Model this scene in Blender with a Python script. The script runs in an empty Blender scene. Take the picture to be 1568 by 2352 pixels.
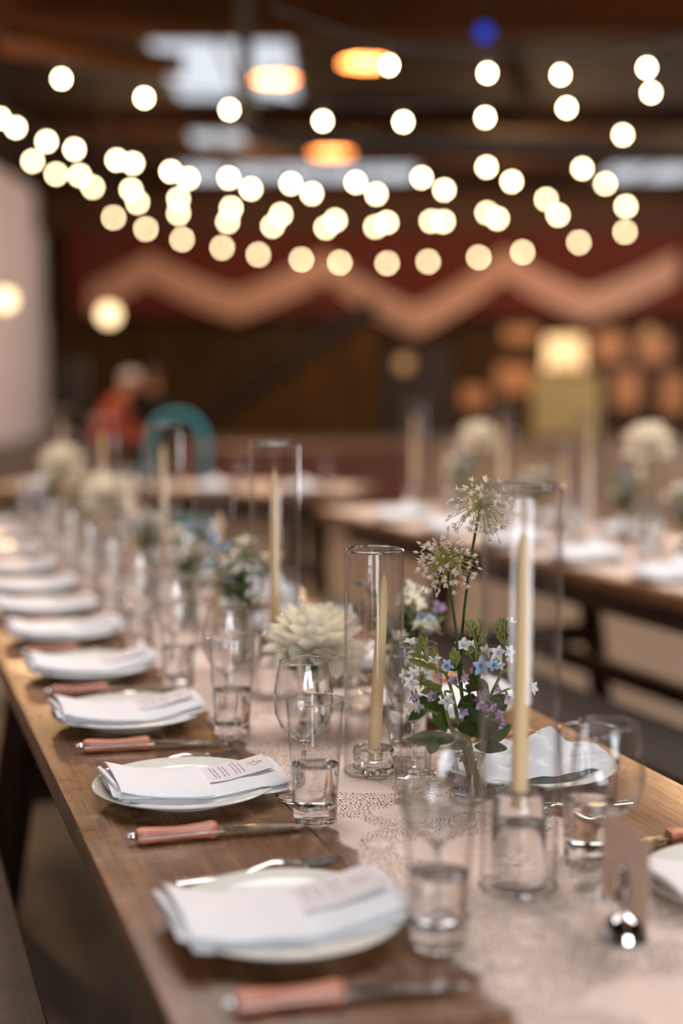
import bpy, bmesh, math, random
from mathutils import Vector, Matrix, noise
random.seed(7)
PI = math.pi
SC = bpy.context.scene
COL = SC.collection
V = Vector

# ------------------------------------------------------------------ camera
F = 3300.0; YH = 860.0; ZT = 0.75; ZC = 1.316
PITCH = math.atan((1176 - YH) / F)
def ray(x, y):
    dx, dz = (x - 784) / F, -(y - 1176) / F
    c, s = math.cos(PITCH), math.sin(PITCH)
    return V((dx, c + dz * s, -s + dz * c))
def onz(x, y, z):                      # point seen at photo pixel x,y at height z
    r = ray(x, y); t = (z - ZC) / r.z
    return V((0, 0, ZC)) + r * t
def ony(x, y, Y):                      # point seen at photo pixel x,y at distance Y
    r = ray(x, y); t = Y / r.y
    return V((0, 0, ZC)) + r * t
cam = bpy.data.cameras.new('camera'); co = bpy.data.objects.new('camera', cam); COL.objects.link(co)
co.location = (0, 0, ZC); co.rotation_euler = (PI / 2 - PITCH, 0, 0)
cam.sensor_fit = 'VERTICAL'; cam.sensor_height = 36.0; cam.lens = F / 2352 * 36.0
cam.clip_start = 0.05; cam.clip_end = 200
cam.dof.use_dof = True; cam.dof.focus_distance = 1.93; cam.dof.aperture_fstop = 1.25
cam.dof.aperture_blades = 0
SC.camera = co
vs = SC.view_settings
SC.display_settings.display_device = 'sRGB'
vs.view_transform = 'Standard'; vs.look = 'None'; vs.gamma = 1; vs.use_curve_mapping = False
vs.exposure = 0.14
cy = SC.cycles
cy.use_denoising = True; cy.use_adaptive_sampling = True; cy.adaptive_threshold = .045
cy.max_bounces = 15; cy.diffuse_bounces = 3; cy.glossy_bounces = 5; cy.transmission_bounces = 13
cy.transparent_max_bounces = 56; cy.volume_bounces = 0
cy.caustics_reflective = False; cy.caustics_refractive = True
cy.sample_clamp_indirect = 2.5; cy.sample_clamp_direct = 0
cy.blur_glossy = 0.6

# ------------------------------------------------------------------ materials
def lin(r, g, b):
    f = lambda c: (c / 12.92 if c <= .04045 else ((c + .055) / 1.055) ** 2.4)
    return (f(r / 255), f(g / 255), f(b / 255), 1)
def newmat(name):
    m = bpy.data.materials.new(name); m.use_nodes = True
    nt = m.node_tree; b = nt.nodes['Principled BSDF']
    return m, nt, b
def setin(b, **k):
    for n, v in k.items():
        b.inputs[n.replace('_', ' ')].default_value = v
def simple(name, col, rough=.5, metal=0., vary=.0, scale=40., bump=0., spec=.5, trans=0., sss=0., sheen=0.):
    m, nt, b = newmat(name); N = nt.nodes; L = nt.links
    setin(b, Base_Color=col, Roughness=rough, Metallic=metal)
    b.inputs['Specular IOR Level'].default_value = spec
    if sss: b.inputs['Subsurface Weight'].default_value = sss; b.inputs['Subsurface Radius'].default_value = (.01, .006, .003); b.inputs['Subsurface Scale'].default_value = 1.0
    if sheen: b.inputs['Sheen Weight'].default_value = sheen
    if vary or bump:
        tc = N.new('ShaderNodeTexCoord'); nz = N.new('ShaderNodeTexNoise'); nz.inputs['Scale'].default_value = scale; nz.inputs['Detail'].default_value = 4
        L.new(tc.outputs['Object'], nz.inputs['Vector'])
        if vary:
            mx = N.new('ShaderNodeMix'); mx.data_type = 'RGBA'
            mx.inputs['A'].default_value = tuple(c * (1 - vary) for c in col[:3]) + (1,)
            mx.inputs['B'].default_value = tuple(min(1, c * (1 + vary)) for c in col[:3]) + (1,)
            L.new(nz.outputs['Fac'], mx.inputs['Factor']); L.new(mx.outputs['Result'], b.inputs['Base Color'])
        if bump:
            bp = N.new('ShaderNodeBump'); bp.inputs['Strength'].default_value = 1; bp.inputs['Distance'].default_value = bump
            L.new(nz.outputs['Fac'], bp.inputs['Height']); L.new(bp.outputs['Normal'], b.inputs['Normal'])
    if trans:   # leaf or petal: some light comes through
        tr = N.new('ShaderNodeBsdfTranslucent'); ms = N.new('ShaderNodeMixShader'); ms.inputs[0].default_value = trans
        tr.inputs['Color'].default_value = col
        out = N['Material Output']; L.new(b.outputs[0], ms.inputs[1]); L.new(tr.outputs[0], ms.inputs[2]); L.new(ms.outputs[0], out.inputs[0])
    return m
def wood(name, dark, mid, light, rough=.4, axis=1, scale=1., bump=.0006, worn=None, rvar=.2, spec=.5):
    m, nt, b = newmat(name); N = nt.nodes; L = nt.links; b.inputs['Specular IOR Level'].default_value = spec
    tc = N.new('ShaderNodeTexCoord'); mp = N.new('ShaderNodeMapping')
    s = [14 * scale] * 3; s[axis] = .9 * scale
    mp.inputs['Scale'].default_value = s
    L.new(tc.outputs['Object'], mp.inputs['Vector'])
    n1 = N.new('ShaderNodeTexNoise'); n1.inputs['Scale'].default_value = 1.6; n1.inputs['Detail'].default_value = 6; n1.inputs['Distortion'].default_value = 1.2
    L.new(mp.outputs[0], n1.inputs['Vector'])
    mp2 = N.new('ShaderNodeMapping'); s2 = [160 * scale] * 3; s2[axis] = 4 * scale; mp2.inputs['Scale'].default_value = s2
    L.new(tc.outputs['Object'], mp2.inputs['Vector'])
    n2 = N.new('ShaderNodeTexNoise'); n2.inputs['Scale'].default_value = 1.5; n2.inputs['Detail'].default_value = 3
    L.new(mp2.outputs[0], n2.inputs['Vector'])
    ad = N.new('ShaderNodeMath'); ad.operation = 'MULTIPLY_ADD'; ad.inputs[1].default_value = .45; 
    L.new(n2.outputs['Fac'], ad.inputs[0])
    ml = N.new('ShaderNodeMath'); ml.operation = 'MULTIPLY'; ml.inputs[1].default_value = .6
    L.new(n1.outputs['Fac'], ml.inputs[0]); L.new(ml.outputs[0], ad.inputs[2])
    cr = N.new('ShaderNodeValToRGB'); e = cr.color_ramp.elements
    e[0].position = .33; e[0].color = dark; e[1].position = .72; e[1].color = light
    x = e.new(.52); x.color = mid
    L.new(ad.outputs[0], cr.inputs['Fac'])
    colout = cr.outputs['Color']
    n3 = N.new('ShaderNodeTexNoise'); n3.inputs['Scale'].default_value = 9; n3.inputs['Detail'].default_value = 7; n3.inputs['Roughness'].default_value = .65
    L.new(tc.outputs['Object'], n3.inputs['Vector'])
    if worn:
        rp = N.new('ShaderNodeValToRGB'); rp.color_ramp.elements[0].position = .58; rp.color_ramp.elements[1].position = .74
        rp.color_ramp.elements[1].color = (.55, .55, .55, 1)
        L.new(n3.outputs['Fac'], rp.inputs['Fac'])
        mx = N.new('ShaderNodeMix'); mx.data_type = 'RGBA'; mx.inputs['B'].default_value = worn
        L.new(rp.outputs['Color'], mx.inputs['Factor']); L.new(colout, mx.inputs['A']); colout = mx.outputs['Result']
    L.new(colout, b.inputs['Base Color'])
    mr = N.new('ShaderNodeMapRange'); mr.inputs['From Min'].default_value = .3; mr.inputs['From Max'].default_value = .7
    mr.inputs['To Min'].default_value = rough - rvar / 2; mr.inputs['To Max'].default_value = rough + rvar / 2
    L.new(n3.outputs['Fac'], mr.inputs['Value']); L.new(mr.outputs[0], b.inputs['Roughness'])
    bp = N.new('ShaderNodeBump'); bp.inputs['Strength'].default_value = 1; bp.inputs['Distance'].default_value = bump
    L.new(ad.outputs[0], bp.inputs['Height']); L.new(bp.outputs['Normal'], b.inputs['Normal'])
    return m
def glass(name, ior=1.48, col=(1, 1, 1, 1), rough=0.):
    m = bpy.data.materials.new(name); m.use_nodes = True; nt = m.node_tree; nt.nodes.clear()
    o = nt.nodes.new('ShaderNodeOutputMaterial'); g = nt.nodes.new('ShaderNodeBsdfGlass')
    g.inputs['Color'].default_value = col; g.inputs['IOR'].default_value = ior; g.inputs['Roughness'].default_value = rough
    nt.links.new(g.outputs[0], o.inputs[0]); return m
def thin(name):
    # thin-walled glass: clear with a Fresnel sheen, a little darker where the wall is seen edge-on
    m = bpy.data.materials.new(name); m.use_nodes = True; nt = m.node_tree; nt.nodes.clear(); N = nt.nodes; L = nt.links
    o = N.new('ShaderNodeOutputMaterial'); lw = N.new('ShaderNodeLayerWeight'); lw.inputs['Blend'].default_value = .5
    cr = N.new('ShaderNodeValToRGB'); e = cr.color_ramp.elements; e[0].position = .3; e[0].color = (.99, .99, .99, 1); e[1].position = 1.; e[1].color = (.52, .49, .47, 1)
    x = e.new(.60); x.color = (.955, .95, .945, 1); x = e.new(.86); x.color = (.82, .80, .785, 1)
    pw = N.new('ShaderNodeMath'); pw.operation = 'POWER'; pw.inputs[1].default_value = 5.
    ma = N.new('ShaderNodeMath'); ma.operation = 'MULTIPLY_ADD'; ma.inputs[1].default_value = .9; ma.inputs[2].default_value = .045
    t = N.new('ShaderNodeBsdfTransparent'); g = N.new('ShaderNodeBsdfGlossy'); g.inputs['Roughness'].default_value = .0; mx = N.new('ShaderNodeMixShader')
    tc = N.new('ShaderNodeTexCoord'); mp = N.new('ShaderNodeMapping'); mp.inputs['Scale'].default_value = (90, 90, 1.5)
    nz = N.new('ShaderNodeTexNoise'); nz.inputs['Scale'].default_value = 1.; nz.inputs['Detail'].default_value = 1.; bp = N.new('ShaderNodeBump'); bp.inputs['Distance'].default_value = .0022
    L.new(tc.outputs['Object'], mp.inputs[0]); L.new(mp.outputs[0], nz.inputs['Vector']); L.new(nz.outputs['Fac'], bp.inputs['Height']); L.new(bp.outputs['Normal'], g.inputs['Normal'])
    L.new(lw.outputs['Facing'], pw.inputs[0]); L.new(pw.outputs[0], ma.inputs[0]); L.new(ma.outputs[0], mx.inputs[0])
    L.new(lw.outputs['Facing'], cr.inputs['Fac']); L.new(cr.outputs['Color'], t.inputs['Color'])
    L.new(t.outputs[0], mx.inputs[1]); L.new(g.outputs[0], mx.inputs[2]); L.new(mx.outputs[0], o.inputs[0]); return m
def emit(name, col, strength):
    m = bpy.data.materials.new(name); m.use_nodes = True; nt = m.node_tree; nt.nodes.clear()
    o = nt.nodes.new('ShaderNodeOutputMaterial'); g = nt.nodes.new('ShaderNodeEmission')
    g.inputs['Color'].default_value = col; g.inputs['Strength'].default_value = strength
    nt.links.new(g.outputs[0], o.inputs[0]); return m

M = {}
M['table'] = wood('table_wood', lin(66, 40, 21), lin(110, 71, 40), lin(150, 103, 63), rough=.32, rvar=.26, worn=lin(182, 150, 118), bump=.0007)
M['tedge'] = wood('table_edge_wood', lin(42, 26, 15), lin(70, 44, 26), lin(98, 64, 38), rough=.5)
M['oldwood'] = wood('old_dark_wood', lin(36, 22, 12), lin(60, 37, 20), lin(86, 54, 30), rough=.6, axis=2, spec=.2)
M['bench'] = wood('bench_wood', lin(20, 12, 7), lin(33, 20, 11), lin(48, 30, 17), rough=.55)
M['redwood'] = wood('reddish_wood', lin(70, 34, 17), lin(110, 56, 28), lin(140, 76, 40), rough=.5, axis=0)
M['beam'] = wood('beam_wood', lin(30, 19, 10), lin(58, 36, 19), lin(80, 51, 28), rough=.7, axis=0, scale=.3, spec=.08)
M['ceil'] = wood('ceiling_boards', lin(15, 9, 5), lin(33, 20, 10), lin(50, 30, 15), rough=.8, axis=1, scale=.25, spec=.08)
M['backwall'] = wood('back_wall_boards', lin(34, 24, 12), lin(60, 43, 22), lin(78, 57, 31), rough=.8, axis=2, scale=.25, spec=.08)
M['handle'] = wood('handle_wood', lin(150, 80, 56), lin(204, 120, 90), lin(226, 148, 118), rough=.42, axis=0, scale=3, bump=.0002)
M['white_wall'] = simple('whitewashed_brick', lin(222, 220, 228), .85, vary=.18, scale=1.3, bump=.01)
M['plaster'] = simple('dull_plaster', lin(120, 100, 82), .9, vary=.15, scale=1.5)
M['floor'] = simple('worn_concrete_floor', lin(100, 90, 82), .55, vary=.25, scale=2.2, bump=.002)
M['porcelain'] = simple('white_porcelain', lin(232, 230, 222), .12, spec=.55)
M['linen'] = simple('white_linen', lin(236, 234, 236), .85, vary=.02, scale=900, bump=.0002, sheen=.2)
M['paper'] = simple('menu_paper', lin(226, 220, 222), .7)
M['ink'] = simple('grey_print', lin(150, 146, 152), .8)
M['ink_rust'] = simple('rust_print', lin(196, 146, 124), .8)
M['card'] = simple('blush_card', lin(250, 224, 206), .75, vary=.02, scale=300)
M['steel'] = simple('polished_steel', lin(208, 204, 200), .16, metal=1.)
M['chrome'] = simple('chrome', lin(225, 224, 226), .06, metal=1.)
M['wax'] = simple('ivory_wax', lin(255, 218, 166), .38, sss=.1, spec=.4)
M['wick'] = simple('wick', lin(225, 210, 180), .9)
M['glass'] = glass('clear_glass', 1.48)
M['thin'] = thin('thin_clear_glass')
M['water'] = glass('water', 1.33)
M['leaf'] = simple('deep_green_leaf', lin(84, 104, 50), .5, vary=.3, scale=60, trans=.25, spec=.4)
M['leafl'] = simple('pale_green_leaf', lin(148, 152, 82), .55, vary=.25, scale=80, trans=.3)
M['stem'] = simple('green_stem', lin(104, 116, 52), .5, vary=.2, scale=90)
M['stemd'] = simple('dark_green_stem', lin(52, 74, 34), .45, vary=.2, scale=90)
M['p_white'] = simple('white_petal', lin(240, 236, 232), .6, trans=.3)
M['p_blue'] = simple('pale_blue_petal', lin(176, 200, 230), .6, trans=.3)
M['c_blue'] = simple('blue_eye', lin(78, 112, 172), .6)
M['p_lav'] = simple('lavender_petal', lin(200, 172, 206), .6, trans=.3)
M['p_lavd'] = simple('purple_throat', lin(130, 104, 160), .6)
M['p_cream'] = simple('cream_petal', lin(255, 246, 226), .65, trans=.2)
M['p_pink'] = simple('pinkish_white_petal', lin(238, 222, 210), .6, trans=.3)
M['pedicel'] = simple('lime_pedicel', lin(176, 174, 96), .5, trans=.25)
M['bulb'] = emit('warm_bulb', (1.0, .80, .46, 1), 46.0)
M['globe'] = emit('warm_globe', (1.0, .70, .38, 1), 3.2)
M['dimglobe'] = emit('dim_globe', (1.0, .50, .18, 1), .55)
M['shade'] = emit('lit_lampshade', (1.0, .60, .28, 1), 1.7)
M['blueled'] = emit('blue_stage_light', (.01, .07, .75, 1), 1.1)
M['black'] = simple('black_plastic', lin(20, 19, 19), .6)
M['blackmetal'] = simple('black_iron', lin(30, 26, 25), .5, metal=.3)
M['dish'] = simple('copper_enamel', lin(206, 146, 100), .45)
M['maroon'] = simple('maroon_board', lin(82, 38, 28), .9, spec=.1, vary=.2, scale=1.2)
M['swag'] = simple('tan_swag_cloth', lin(236, 196, 172), .9, vary=.08, scale=2)
M['teal'] = simple('teal_paint', lin(60, 150, 165), .5)
M['skin'] = simple('skin', lin(196, 140, 112), .55, sss=.1)
M['rust'] = simple('rust_red_cloth', lin(178, 84, 62), .9)
M['darkcloth'] = simple('black_cloth', lin(24, 22, 24), .9)
M['greyhair'] = simple('grey_hair', lin(104, 92, 90), .8)
M['whitecap'] = simple('pale_cap', lin(212, 208, 218), .8)
M['print'] = simple('amber_picture', lin(186, 128, 80), .6, vary=.35, scale=5)
M['print2'] = simple('faded_yellow_board', lin(222, 208, 150), .7, vary=.3, scale=3)
M['frame'] = simple('brown_picture_frame', lin(70, 42, 22), .5)
M['door'] = wood('dark_door', lin(20, 13, 8), lin(30, 20, 12), lin(44, 29, 17), rough=.6, axis=2)
M['sky'] = emit('daylight_pane', (.86, .92, 1.0, 1), .85)

# runner: lace with real holes through it
def lace():
    m = bpy.data.materials.new('blush_lace'); m.use_nodes = True; nt = m.node_tree; N = nt.nodes; L = nt.links
    b = N['Principled BSDF']; out = N['Material Output']
    setin(b, Base_Color=lin(240, 218, 204), Roughness=.9); b.inputs['Specular IOR Level'].default_value = .1
    tc = N.new('ShaderNodeTexCoord')
    def vor(scale, feat, rnd=1.):
        v = N.new('ShaderNodeTexVoronoi'); v.feature = feat; v.inputs['Scale'].default_value = scale; v.inputs['Randomness'].default_value = rnd
        L.new(tc.outputs['Object'], v.inputs['Vector']); return v
    def mth(op, a, c, clamp=False):
        n = N.new('ShaderNodeMath'); n.operation = op; n.use_clamp = clamp
        for i, q in enumerate((a, c)):
            if q is None: continue
            if isinstance(q, (int, float)): n.inputs[i].default_value = q
            else: L.new(q, n.inputs[i])
        return n.outputs[0]
    fine = mth('GREATER_THAN', vor(420, 'DISTANCE_TO_EDGE', .6).outputs['Distance'], .30)
    big = mth('GREATER_THAN', vor(190, 'DISTANCE_TO_EDGE', .8).outputs['Distance'], .22)
    rose = vor(13, 'F1', .8)
    # petals of each motif: a wave of the distance from the motif's middle
    ringw = mth('SINE', mth('MULTIPLY', rose.outputs['Distance'], 62.), None)
    solid = mth('GREATER_THAN', ringw, .25)
    inmotif = mth('LESS_THAN', rose.outputs['Distance'], .40)
    solid = mth('MULTIPLY', solid, inmotif)
    band = N.new('ShaderNodeTexNoise'); band.inputs['Scale'].default_value = 7; band.inputs['Detail'].default_value = 2
    L.new(tc.outputs['Object'], band.inputs['Vector'])
    usebig = mth('GREATER_THAN', band.outputs['Fac'], .48)
    hole = mth('MAXIMUM', mth('MULTIPLY', fine, .3), mth('MULTIPLY', mth('MULTIPLY', big, usebig), .95))
    hole = mth('MULTIPLY', hole, mth('SUBTRACT', 1., solid), True)
    tr = N.new('ShaderNodeBsdfTransparent'); ms = N.new('ShaderNodeMixShader')
    L.new(hole, ms.inputs[0]); L.new(b.outputs[0], ms.inputs[1]); L.new(tr.outputs[0], ms.inputs[2]); L.new(ms.outputs[0], out.inputs[0])
    bp = N.new('ShaderNodeBump'); bp.inputs['Distance'].default_value = .0012; bp.inputs['Strength'].default_value = .8
    wr = N.new('ShaderNodeTexNoise'); wr.inputs['Scale'].default_value = 48; wr.inputs['Detail'].default_value = 4; mpw = N.new('ShaderNodeMapping'); mpw.inputs['Scale'].default_value = (1, 1.9, 1)
    L.new(tc.outputs['Object'], mpw.inputs[0]); L.new(mpw.outputs[0], wr.inputs['Vector'])
    L.new(mth('ADD', mth('MULTIPLY', wr.outputs['Fac'], 7.), mth('ADD', solid, mth('MULTIPLY', band.outputs['Fac'], 2.))), bp.inputs['Height']); L.new(bp.outputs['Normal'], b.inputs['Normal'])
    return m
M['lace'] = lace()

# ------------------------------------------------------------------ mesh helpers
def obj(name, bm, mat, parent=None, smooth=True, recalc=True):
    m0 = mat[0] if isinstance(mat, (list, tuple)) else mat
    if m0 in (M['glass'], M['water'], M['thin']):
        if bm.calc_volume(signed=True) < 0: bmesh.ops.reverse_faces(bm, faces=bm.faces[:])
    elif recalc:
        bmesh.ops.recalc_face_normals(bm, faces=bm.faces[:])
        if all(e.is_manifold for e in bm.edges) and bm.calc_volume(signed=True) < 0: bmesh.ops.reverse_faces(bm, faces=bm.faces[:])
    me = bpy.data.meshes.new(name); bm.to_mesh(me); bm.free()
    mats = mat if isinstance(mat, (list, tuple)) else [mat]
    for q in mats: me.materials.append(q)
    if smooth:
        for p in me.polygons: p.use_smooth = True
        try: me.set_sharp_from_angle(angle=math.radians(38))
        except Exception: pass
    o = bpy.data.objects.new(name, me); COL.objects.link(o)
    if parent: o.parent = parent
    return o
def tag(o, label, cat, group=None):
    o['label'] = label; o['category'] = cat
    if group: o['group'] = group
    return o
def thing(name, label, cat, loc=(0, 0, 0), rz=0., group=None):
    o = bpy.data.objects.new(name, None); COL.objects.link(o); o.empty_display_size = .05
    o.location = loc; o.rotation_euler = (0, 0, rz)
    return tag(o, label, cat, group)
def struct(o): o['kind'] = 'structure'; return o
def dup(root, loc, rz=None, label=None, group=None, rot=None):
    r = root.copy(); COL.objects.link(r); r.location = loc
    if rz is not None: r.rotation_euler = (0, 0, rz)
    if rot is not None: r.rotation_euler = rot
    if label: r['label'] = label
    if group: r['group'] = group
    for ch in list(root.children):
        c = ch.copy(); COL.objects.link(c); c.parent = r
        for g in list(ch.children):
            d = g.copy(); COL.objects.link(d); d.parent = c
    return r
def B(): return bmesh.new()
def box(bm, x0, x1, y0, y1, z0, z1, bev=0., mat=None, seg=1):
    r = bmesh.ops.create_cube(bm, size=1.)
    vs_ = r['verts']
    for v in vs_:
        v.co = V(((x0 + x1) / 2 + v.co.x * (x1 - x0), (y0 + y1) / 2 + v.co.y * (y1 - y0), (z0 + z1) / 2 + v.co.z * (z1 - z0)))
    if bev:
        es = {e for v in vs_ for e in v.link_edges}
        r2 = bmesh.ops.bevel(bm, geom=list(es), offset=bev, segments=seg, affect='EDGES', profile=.6)
        vs_ = list({v for f in r2['faces'] for v in f.verts} | {v for v in vs_ if v.is_valid})
    if mat is not None:
        bmesh.ops.transform(bm, matrix=mat, verts=vs_)
    return vs_
def lathe(bm, prof, seg=40, mat=None, tri=None):
    rings = []
    for (r, z) in prof:
        if r < 1e-6: rings.append([bm.verts.new((0, 0, z))])
        else: rings.append([bm.verts.new((r * math.cos(2 * PI * i / seg), r * math.sin(2 * PI * i / seg), z)) for i in range(seg)])
    for a, b in zip(rings, rings[1:]):
        if len(a) == 1 and len(b) == 1: continue
        for i in range(seg):
            j = (i + 1) % seg
            if len(a) == 1: bm.faces.new((a[0], b[j], b[i]))
            elif len(b) == 1: bm.faces.new((a[i], a[j], b[0]))
            else: bm.faces.new((a[i], a[j], b[j], b[i]))
    vs_ = [v for q in rings for v in q]
    if mat is not None: bmesh.ops.transform(bm, matrix=mat, verts=vs_)
    return vs_
def tube(bm, pts, rad, seg=6, cap=True, mi=0):
    pts = [V(p) for p in pts]; n = len(pts)
    rads = rad if isinstance(rad, (list, tuple)) else [rad] * n
    rings = []; up = None
    for i, p in enumerate(pts):
        t = (pts[min(i + 1, n - 1)] - pts[max(i - 1, 0)])
        if t.length < 1e-9: t = V((0, 0, 1))
        t.normalize()
        if up is None: up = V((0, 0, 1)) if abs(t.z) < .9 else V((1, 0, 0))
        a = t.cross(up)
        if a.length < 1e-6: a = t.cross(V((0, 1, 0)))
        a.normalize(); b = a.cross(t).normalized(); up = b
        rings.append([bm.verts.new(p + (a * math.cos(2 * PI * k / seg) + b * math.sin(2 * PI * k / seg)) * rads[i]) for k in range(seg)])
    fs = []
    for a, b in zip(rings, rings[1:]):
        for k in range(seg):
            l = (k + 1) % seg; fs.append(bm.faces.new((a[k], a[l], b[l], b[k])))
    if cap:
        fs.append(bm.faces.new(rings[0][::-1])); fs.append(bm.faces.new(rings[-1]))
    for f in fs: f.material_index = mi
    return rings
def curve(pts, n=12):                       # Catmull-Rom through points
    P = [V(p) for p in pts]; P = [P[0] * 2 - P[1]] + P + [P[-1] * 2 - P[-2]]
    out = []
    for i in range(1, len(P) - 2):
        for k in range(n):
            t = k / n; a, b, c, d = P[i - 1], P[i], P[i + 1], P[i + 2]
            out.append(.5 * ((2 * b) + (c - a) * t + (2 * a - 5 * b + 4 * c - d) * t * t + (3 * b - a - 3 * c + d) * t ** 3))
    out.append(P[-2]); return out
def ball(bm, c, r, seg=10, rings=7, sc=(1, 1, 1), mi=0):
    q = bmesh.ops.create_uvsphere(bm, u_segments=seg, v_segments=rings, radius=r)
    for v in q['verts']: v.co = V((v.co.x * sc[0], v.co.y * sc[1], v.co.z * sc[2])) + V(c)
    for f in {f for v in q['verts'] for f in v.link_faces}: f.material_index = mi
    return q['verts']
def ring(bm, R_, z, r, seg=48, m=8):
    g = [[bm.verts.new(((R_ + r * math.cos(2 * PI * k / m)) * math.cos(2 * PI * i / seg), (R_ + r * math.cos(2 * PI * k / m)) * math.sin(2 * PI * i / seg), z + r * math.sin(2 * PI * k / m))) for k in range(m)] for i in range(seg)]
    for i in range(seg):
        for k in range(m): bm.faces.new((g[i][k], g[(i + 1) % seg][k], g[(i + 1) % seg][(k + 1) % m], g[i][(k + 1) % m]))
def frame_to(d, up=(0, 0, 1)):              # rotation taking +Y to d
    d = V(d).normalized(); u = V(up)
    if abs(d.dot(u)) > .98: u = V((1, 0, 0))
    x = d.cross(u).normalized(); z = x.cross(d)
    return Matrix((x, d, z)).transposed().to_4x4()
def petal(bm, mat, L, W, cup=.25, tip=.5, mi=0, nu=6, nv=4, curl=0., ruffle=0., thick=0.):
    """leaf or petal along +Y with its face towards +Z"""
    g = []
    for i in range(nu + 1):
        u = i / nu
        w = W * (math.sin(PI * min(1, u * .93 + .05)) ** tip) * (1 - .15 * u)
        row = []
        for j in range(nv + 1):
            s = (j / nv - .5) * 2
            z = cup * abs(s) ** 1.6 * w + curl * L * u * u + ruffle * L * math.sin(u * 9 + s * 2) * abs(s)
            row.append(bm.verts.new(mat @ V((s * w / 2, u * L * (1 - .2 * abs(curl) * u), z))))
        g.append(row)
    for i in range(nu):
        for j in range(nv):
            f = bm.faces.new((g[i][j], g[i][j + 1], g[i + 1][j + 1], g[i + 1][j])); f.material_index = mi

# ------------------------------------------------------------------ room
def wallbox(name, x0, x1, y0, y1, z0, z1, mat):
    bm = B(); box(bm, x0, x1, y0, y1, z0, z1); return struct(obj(name, bm, mat, smooth=False))
XL, XR, YB, YN, ZH = -6.5, 9.5, 32.0, -3.5, 5.2
wallbox('floor', XL - .2, XR + .2, YN - .2, YB + .2, -.2, 0, M['floor'])
# long side walls: left whitewashed brick with window openings
wallbox('wall_left', XL - .2, XL, YN, YB, 0, ZH, M['white_wall'])
wallbox('wall_right', XR, XR + .2, YN, YB, 0, ZH, M['plaster'])
wallbox('wall_back', XL - .2, XR + .2, YB, YB + .2, 0, ZH, M['backwall'])
wallbox('wall_front', XL - .2, XR + .2, YN - .2, YN, 0, ZH, M['plaster'])
# ceiling with skylight wells cut out (a grid of boards around the openings)
SKY = [(-2.35, -.55, 17.0, 21.0), (-3.2, 1.5, 27.2, 29.6), (5.0, 8.6, 27.2, 29.6), (3.85, 5.2, 15.5, 17.4), (-2.55, -1.55, 23.0, 25.0),
       (-2.2, 0.6, 2.5, 6.5), (1.6, 4.4, 2.5, 6.5)]
xs = sorted({XL - .2, XR + .2} | {v for q in SKY for v in q[:2]}); ys = sorted({YN - .2, YB + .2} | {v for q in SKY for v in q[2:]})
bm = B()
for i in range(len(xs) - 1):
    for j in range(len(ys) - 1):
        cx, cyy = (xs[i] + xs[i + 1]) / 2, (ys[j] + ys[j + 1]) / 2
        if any(a < cx < b and c < cyy < d for a, b, c, d in SKY): continue
        box(bm, xs[i], xs[i + 1], ys[j], ys[j + 1], ZH, ZH + .25)
struct(obj('ceiling', bm, M['ceil'], smooth=False))
for k, (a, b, c, d) in enumerate(SKY):
    bm = B()
    for q in ((a, a + .07, c, d), (b - .07, b, c, d), (a + .07, b - .07, c, c + .07), (a + .07, b - .07, d - .07, d)): box(bm, q[0], q[1], q[2], q[3], ZH - .02, ZH + .22)
    for t in range(1, max(2, int((b - a) / .8))):
        x = a + (b - a) * t / max(2, int((b - a) / .8)); box(bm, x - .025, x + .025, c + .07, d - .07, ZH - .01, ZH + .03)
    w = struct(obj('window_%d' % (k + 1), bm, M['oldwood'], smooth=False))
    bm = B(); box(bm, a + .01, b - .01, c + .01, d - .01, ZH + .03, ZH + .045); obj('pane', bm, M['sky'], w, smooth=False)
# ceiling beams with braces
for k, (yb, z0) in enumerate(((15.0, 4.72), (22.0, 4.95), (31.2, 4.35))):
    bm = B(); box(bm, XL, XR, yb - .16, yb + .16, z0, ZH, .015)
    struct(obj('trim_%d' % (k + 1), bm, M['beam'] if k < 2 else M['oldwood'], smooth=False))
k = 4
for (x0, y0, x1, y1, yy) in ((1150, 90, 1215, 240, 18.5), (0, 95, 420, 150, 14.0)):
    p, q = ony(x0, y0, yy), ony(x1, y1, yy)
    bm = B(); tube(bm, [p, q], .11, 4); struct(obj('trim_%d' % k, bm, M['beam'], smooth=False)); k += 1
for yy in range(4, 26, 3):               # posts along the left wall
    bm = B(); box(bm, XL, XL + .22, yy - .12, yy + .12, 0, ZH, .01); struct(obj('trim_%d' % k, bm, M['oldwood'], smooth=False)); k += 1
bm = B(); box(bm, XL + .22, XL + .40, YB - .25, YB, 0, ZH, .01); struct(obj('trim_%d' % k, bm, M['oldwood'], smooth=False)); k += 1
# window behind the camera and in the front wall: lights live there (below)
bm = B()
WX0, WX1 = .3, 2.9
for (x0, x1, z0, z1) in ((WX0, WX1, 1.0, 1.08), (WX0, WX1, 3.52, 3.6), (WX0, WX0 + .08, 1.08, 3.52), (WX1 - .08, WX1, 1.08, 3.52), (1.57, 1.63, 1.08, 3.52), (WX0 + .08, WX1 - .08, 2.3, 2.35)):
    box(bm, x0, x1, YN, YN + .06, z0, z1)
w = struct(obj('window_%d' % (len(SKY) + 1), bm, M['oldwood'], smooth=False))
bm = B(); box(bm, WX0 + .08, WX1 - .08, YN + .002, YN + .012, 1.08, 3.52); obj('pane', bm, M['sky'], w, smooth=False)
bm = B()
for (y0, y1, z0, z1) in ((22, 28, 1.2, 1.28), (22, 28, 3.52, 3.6), (22, 22.08, 1.28, 3.52), (27.92, 28, 1.28, 3.52), (24.96, 25.04, 1.28, 3.52)): box(bm, XR - .06, XR, y0, y1, z0, z1)
w = struct(obj('window_%d' % (len(SKY) + 2), bm, M['oldwood'], smooth=False))  # added window out of view, its frame and glowing pane house the left wall's fill
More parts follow.
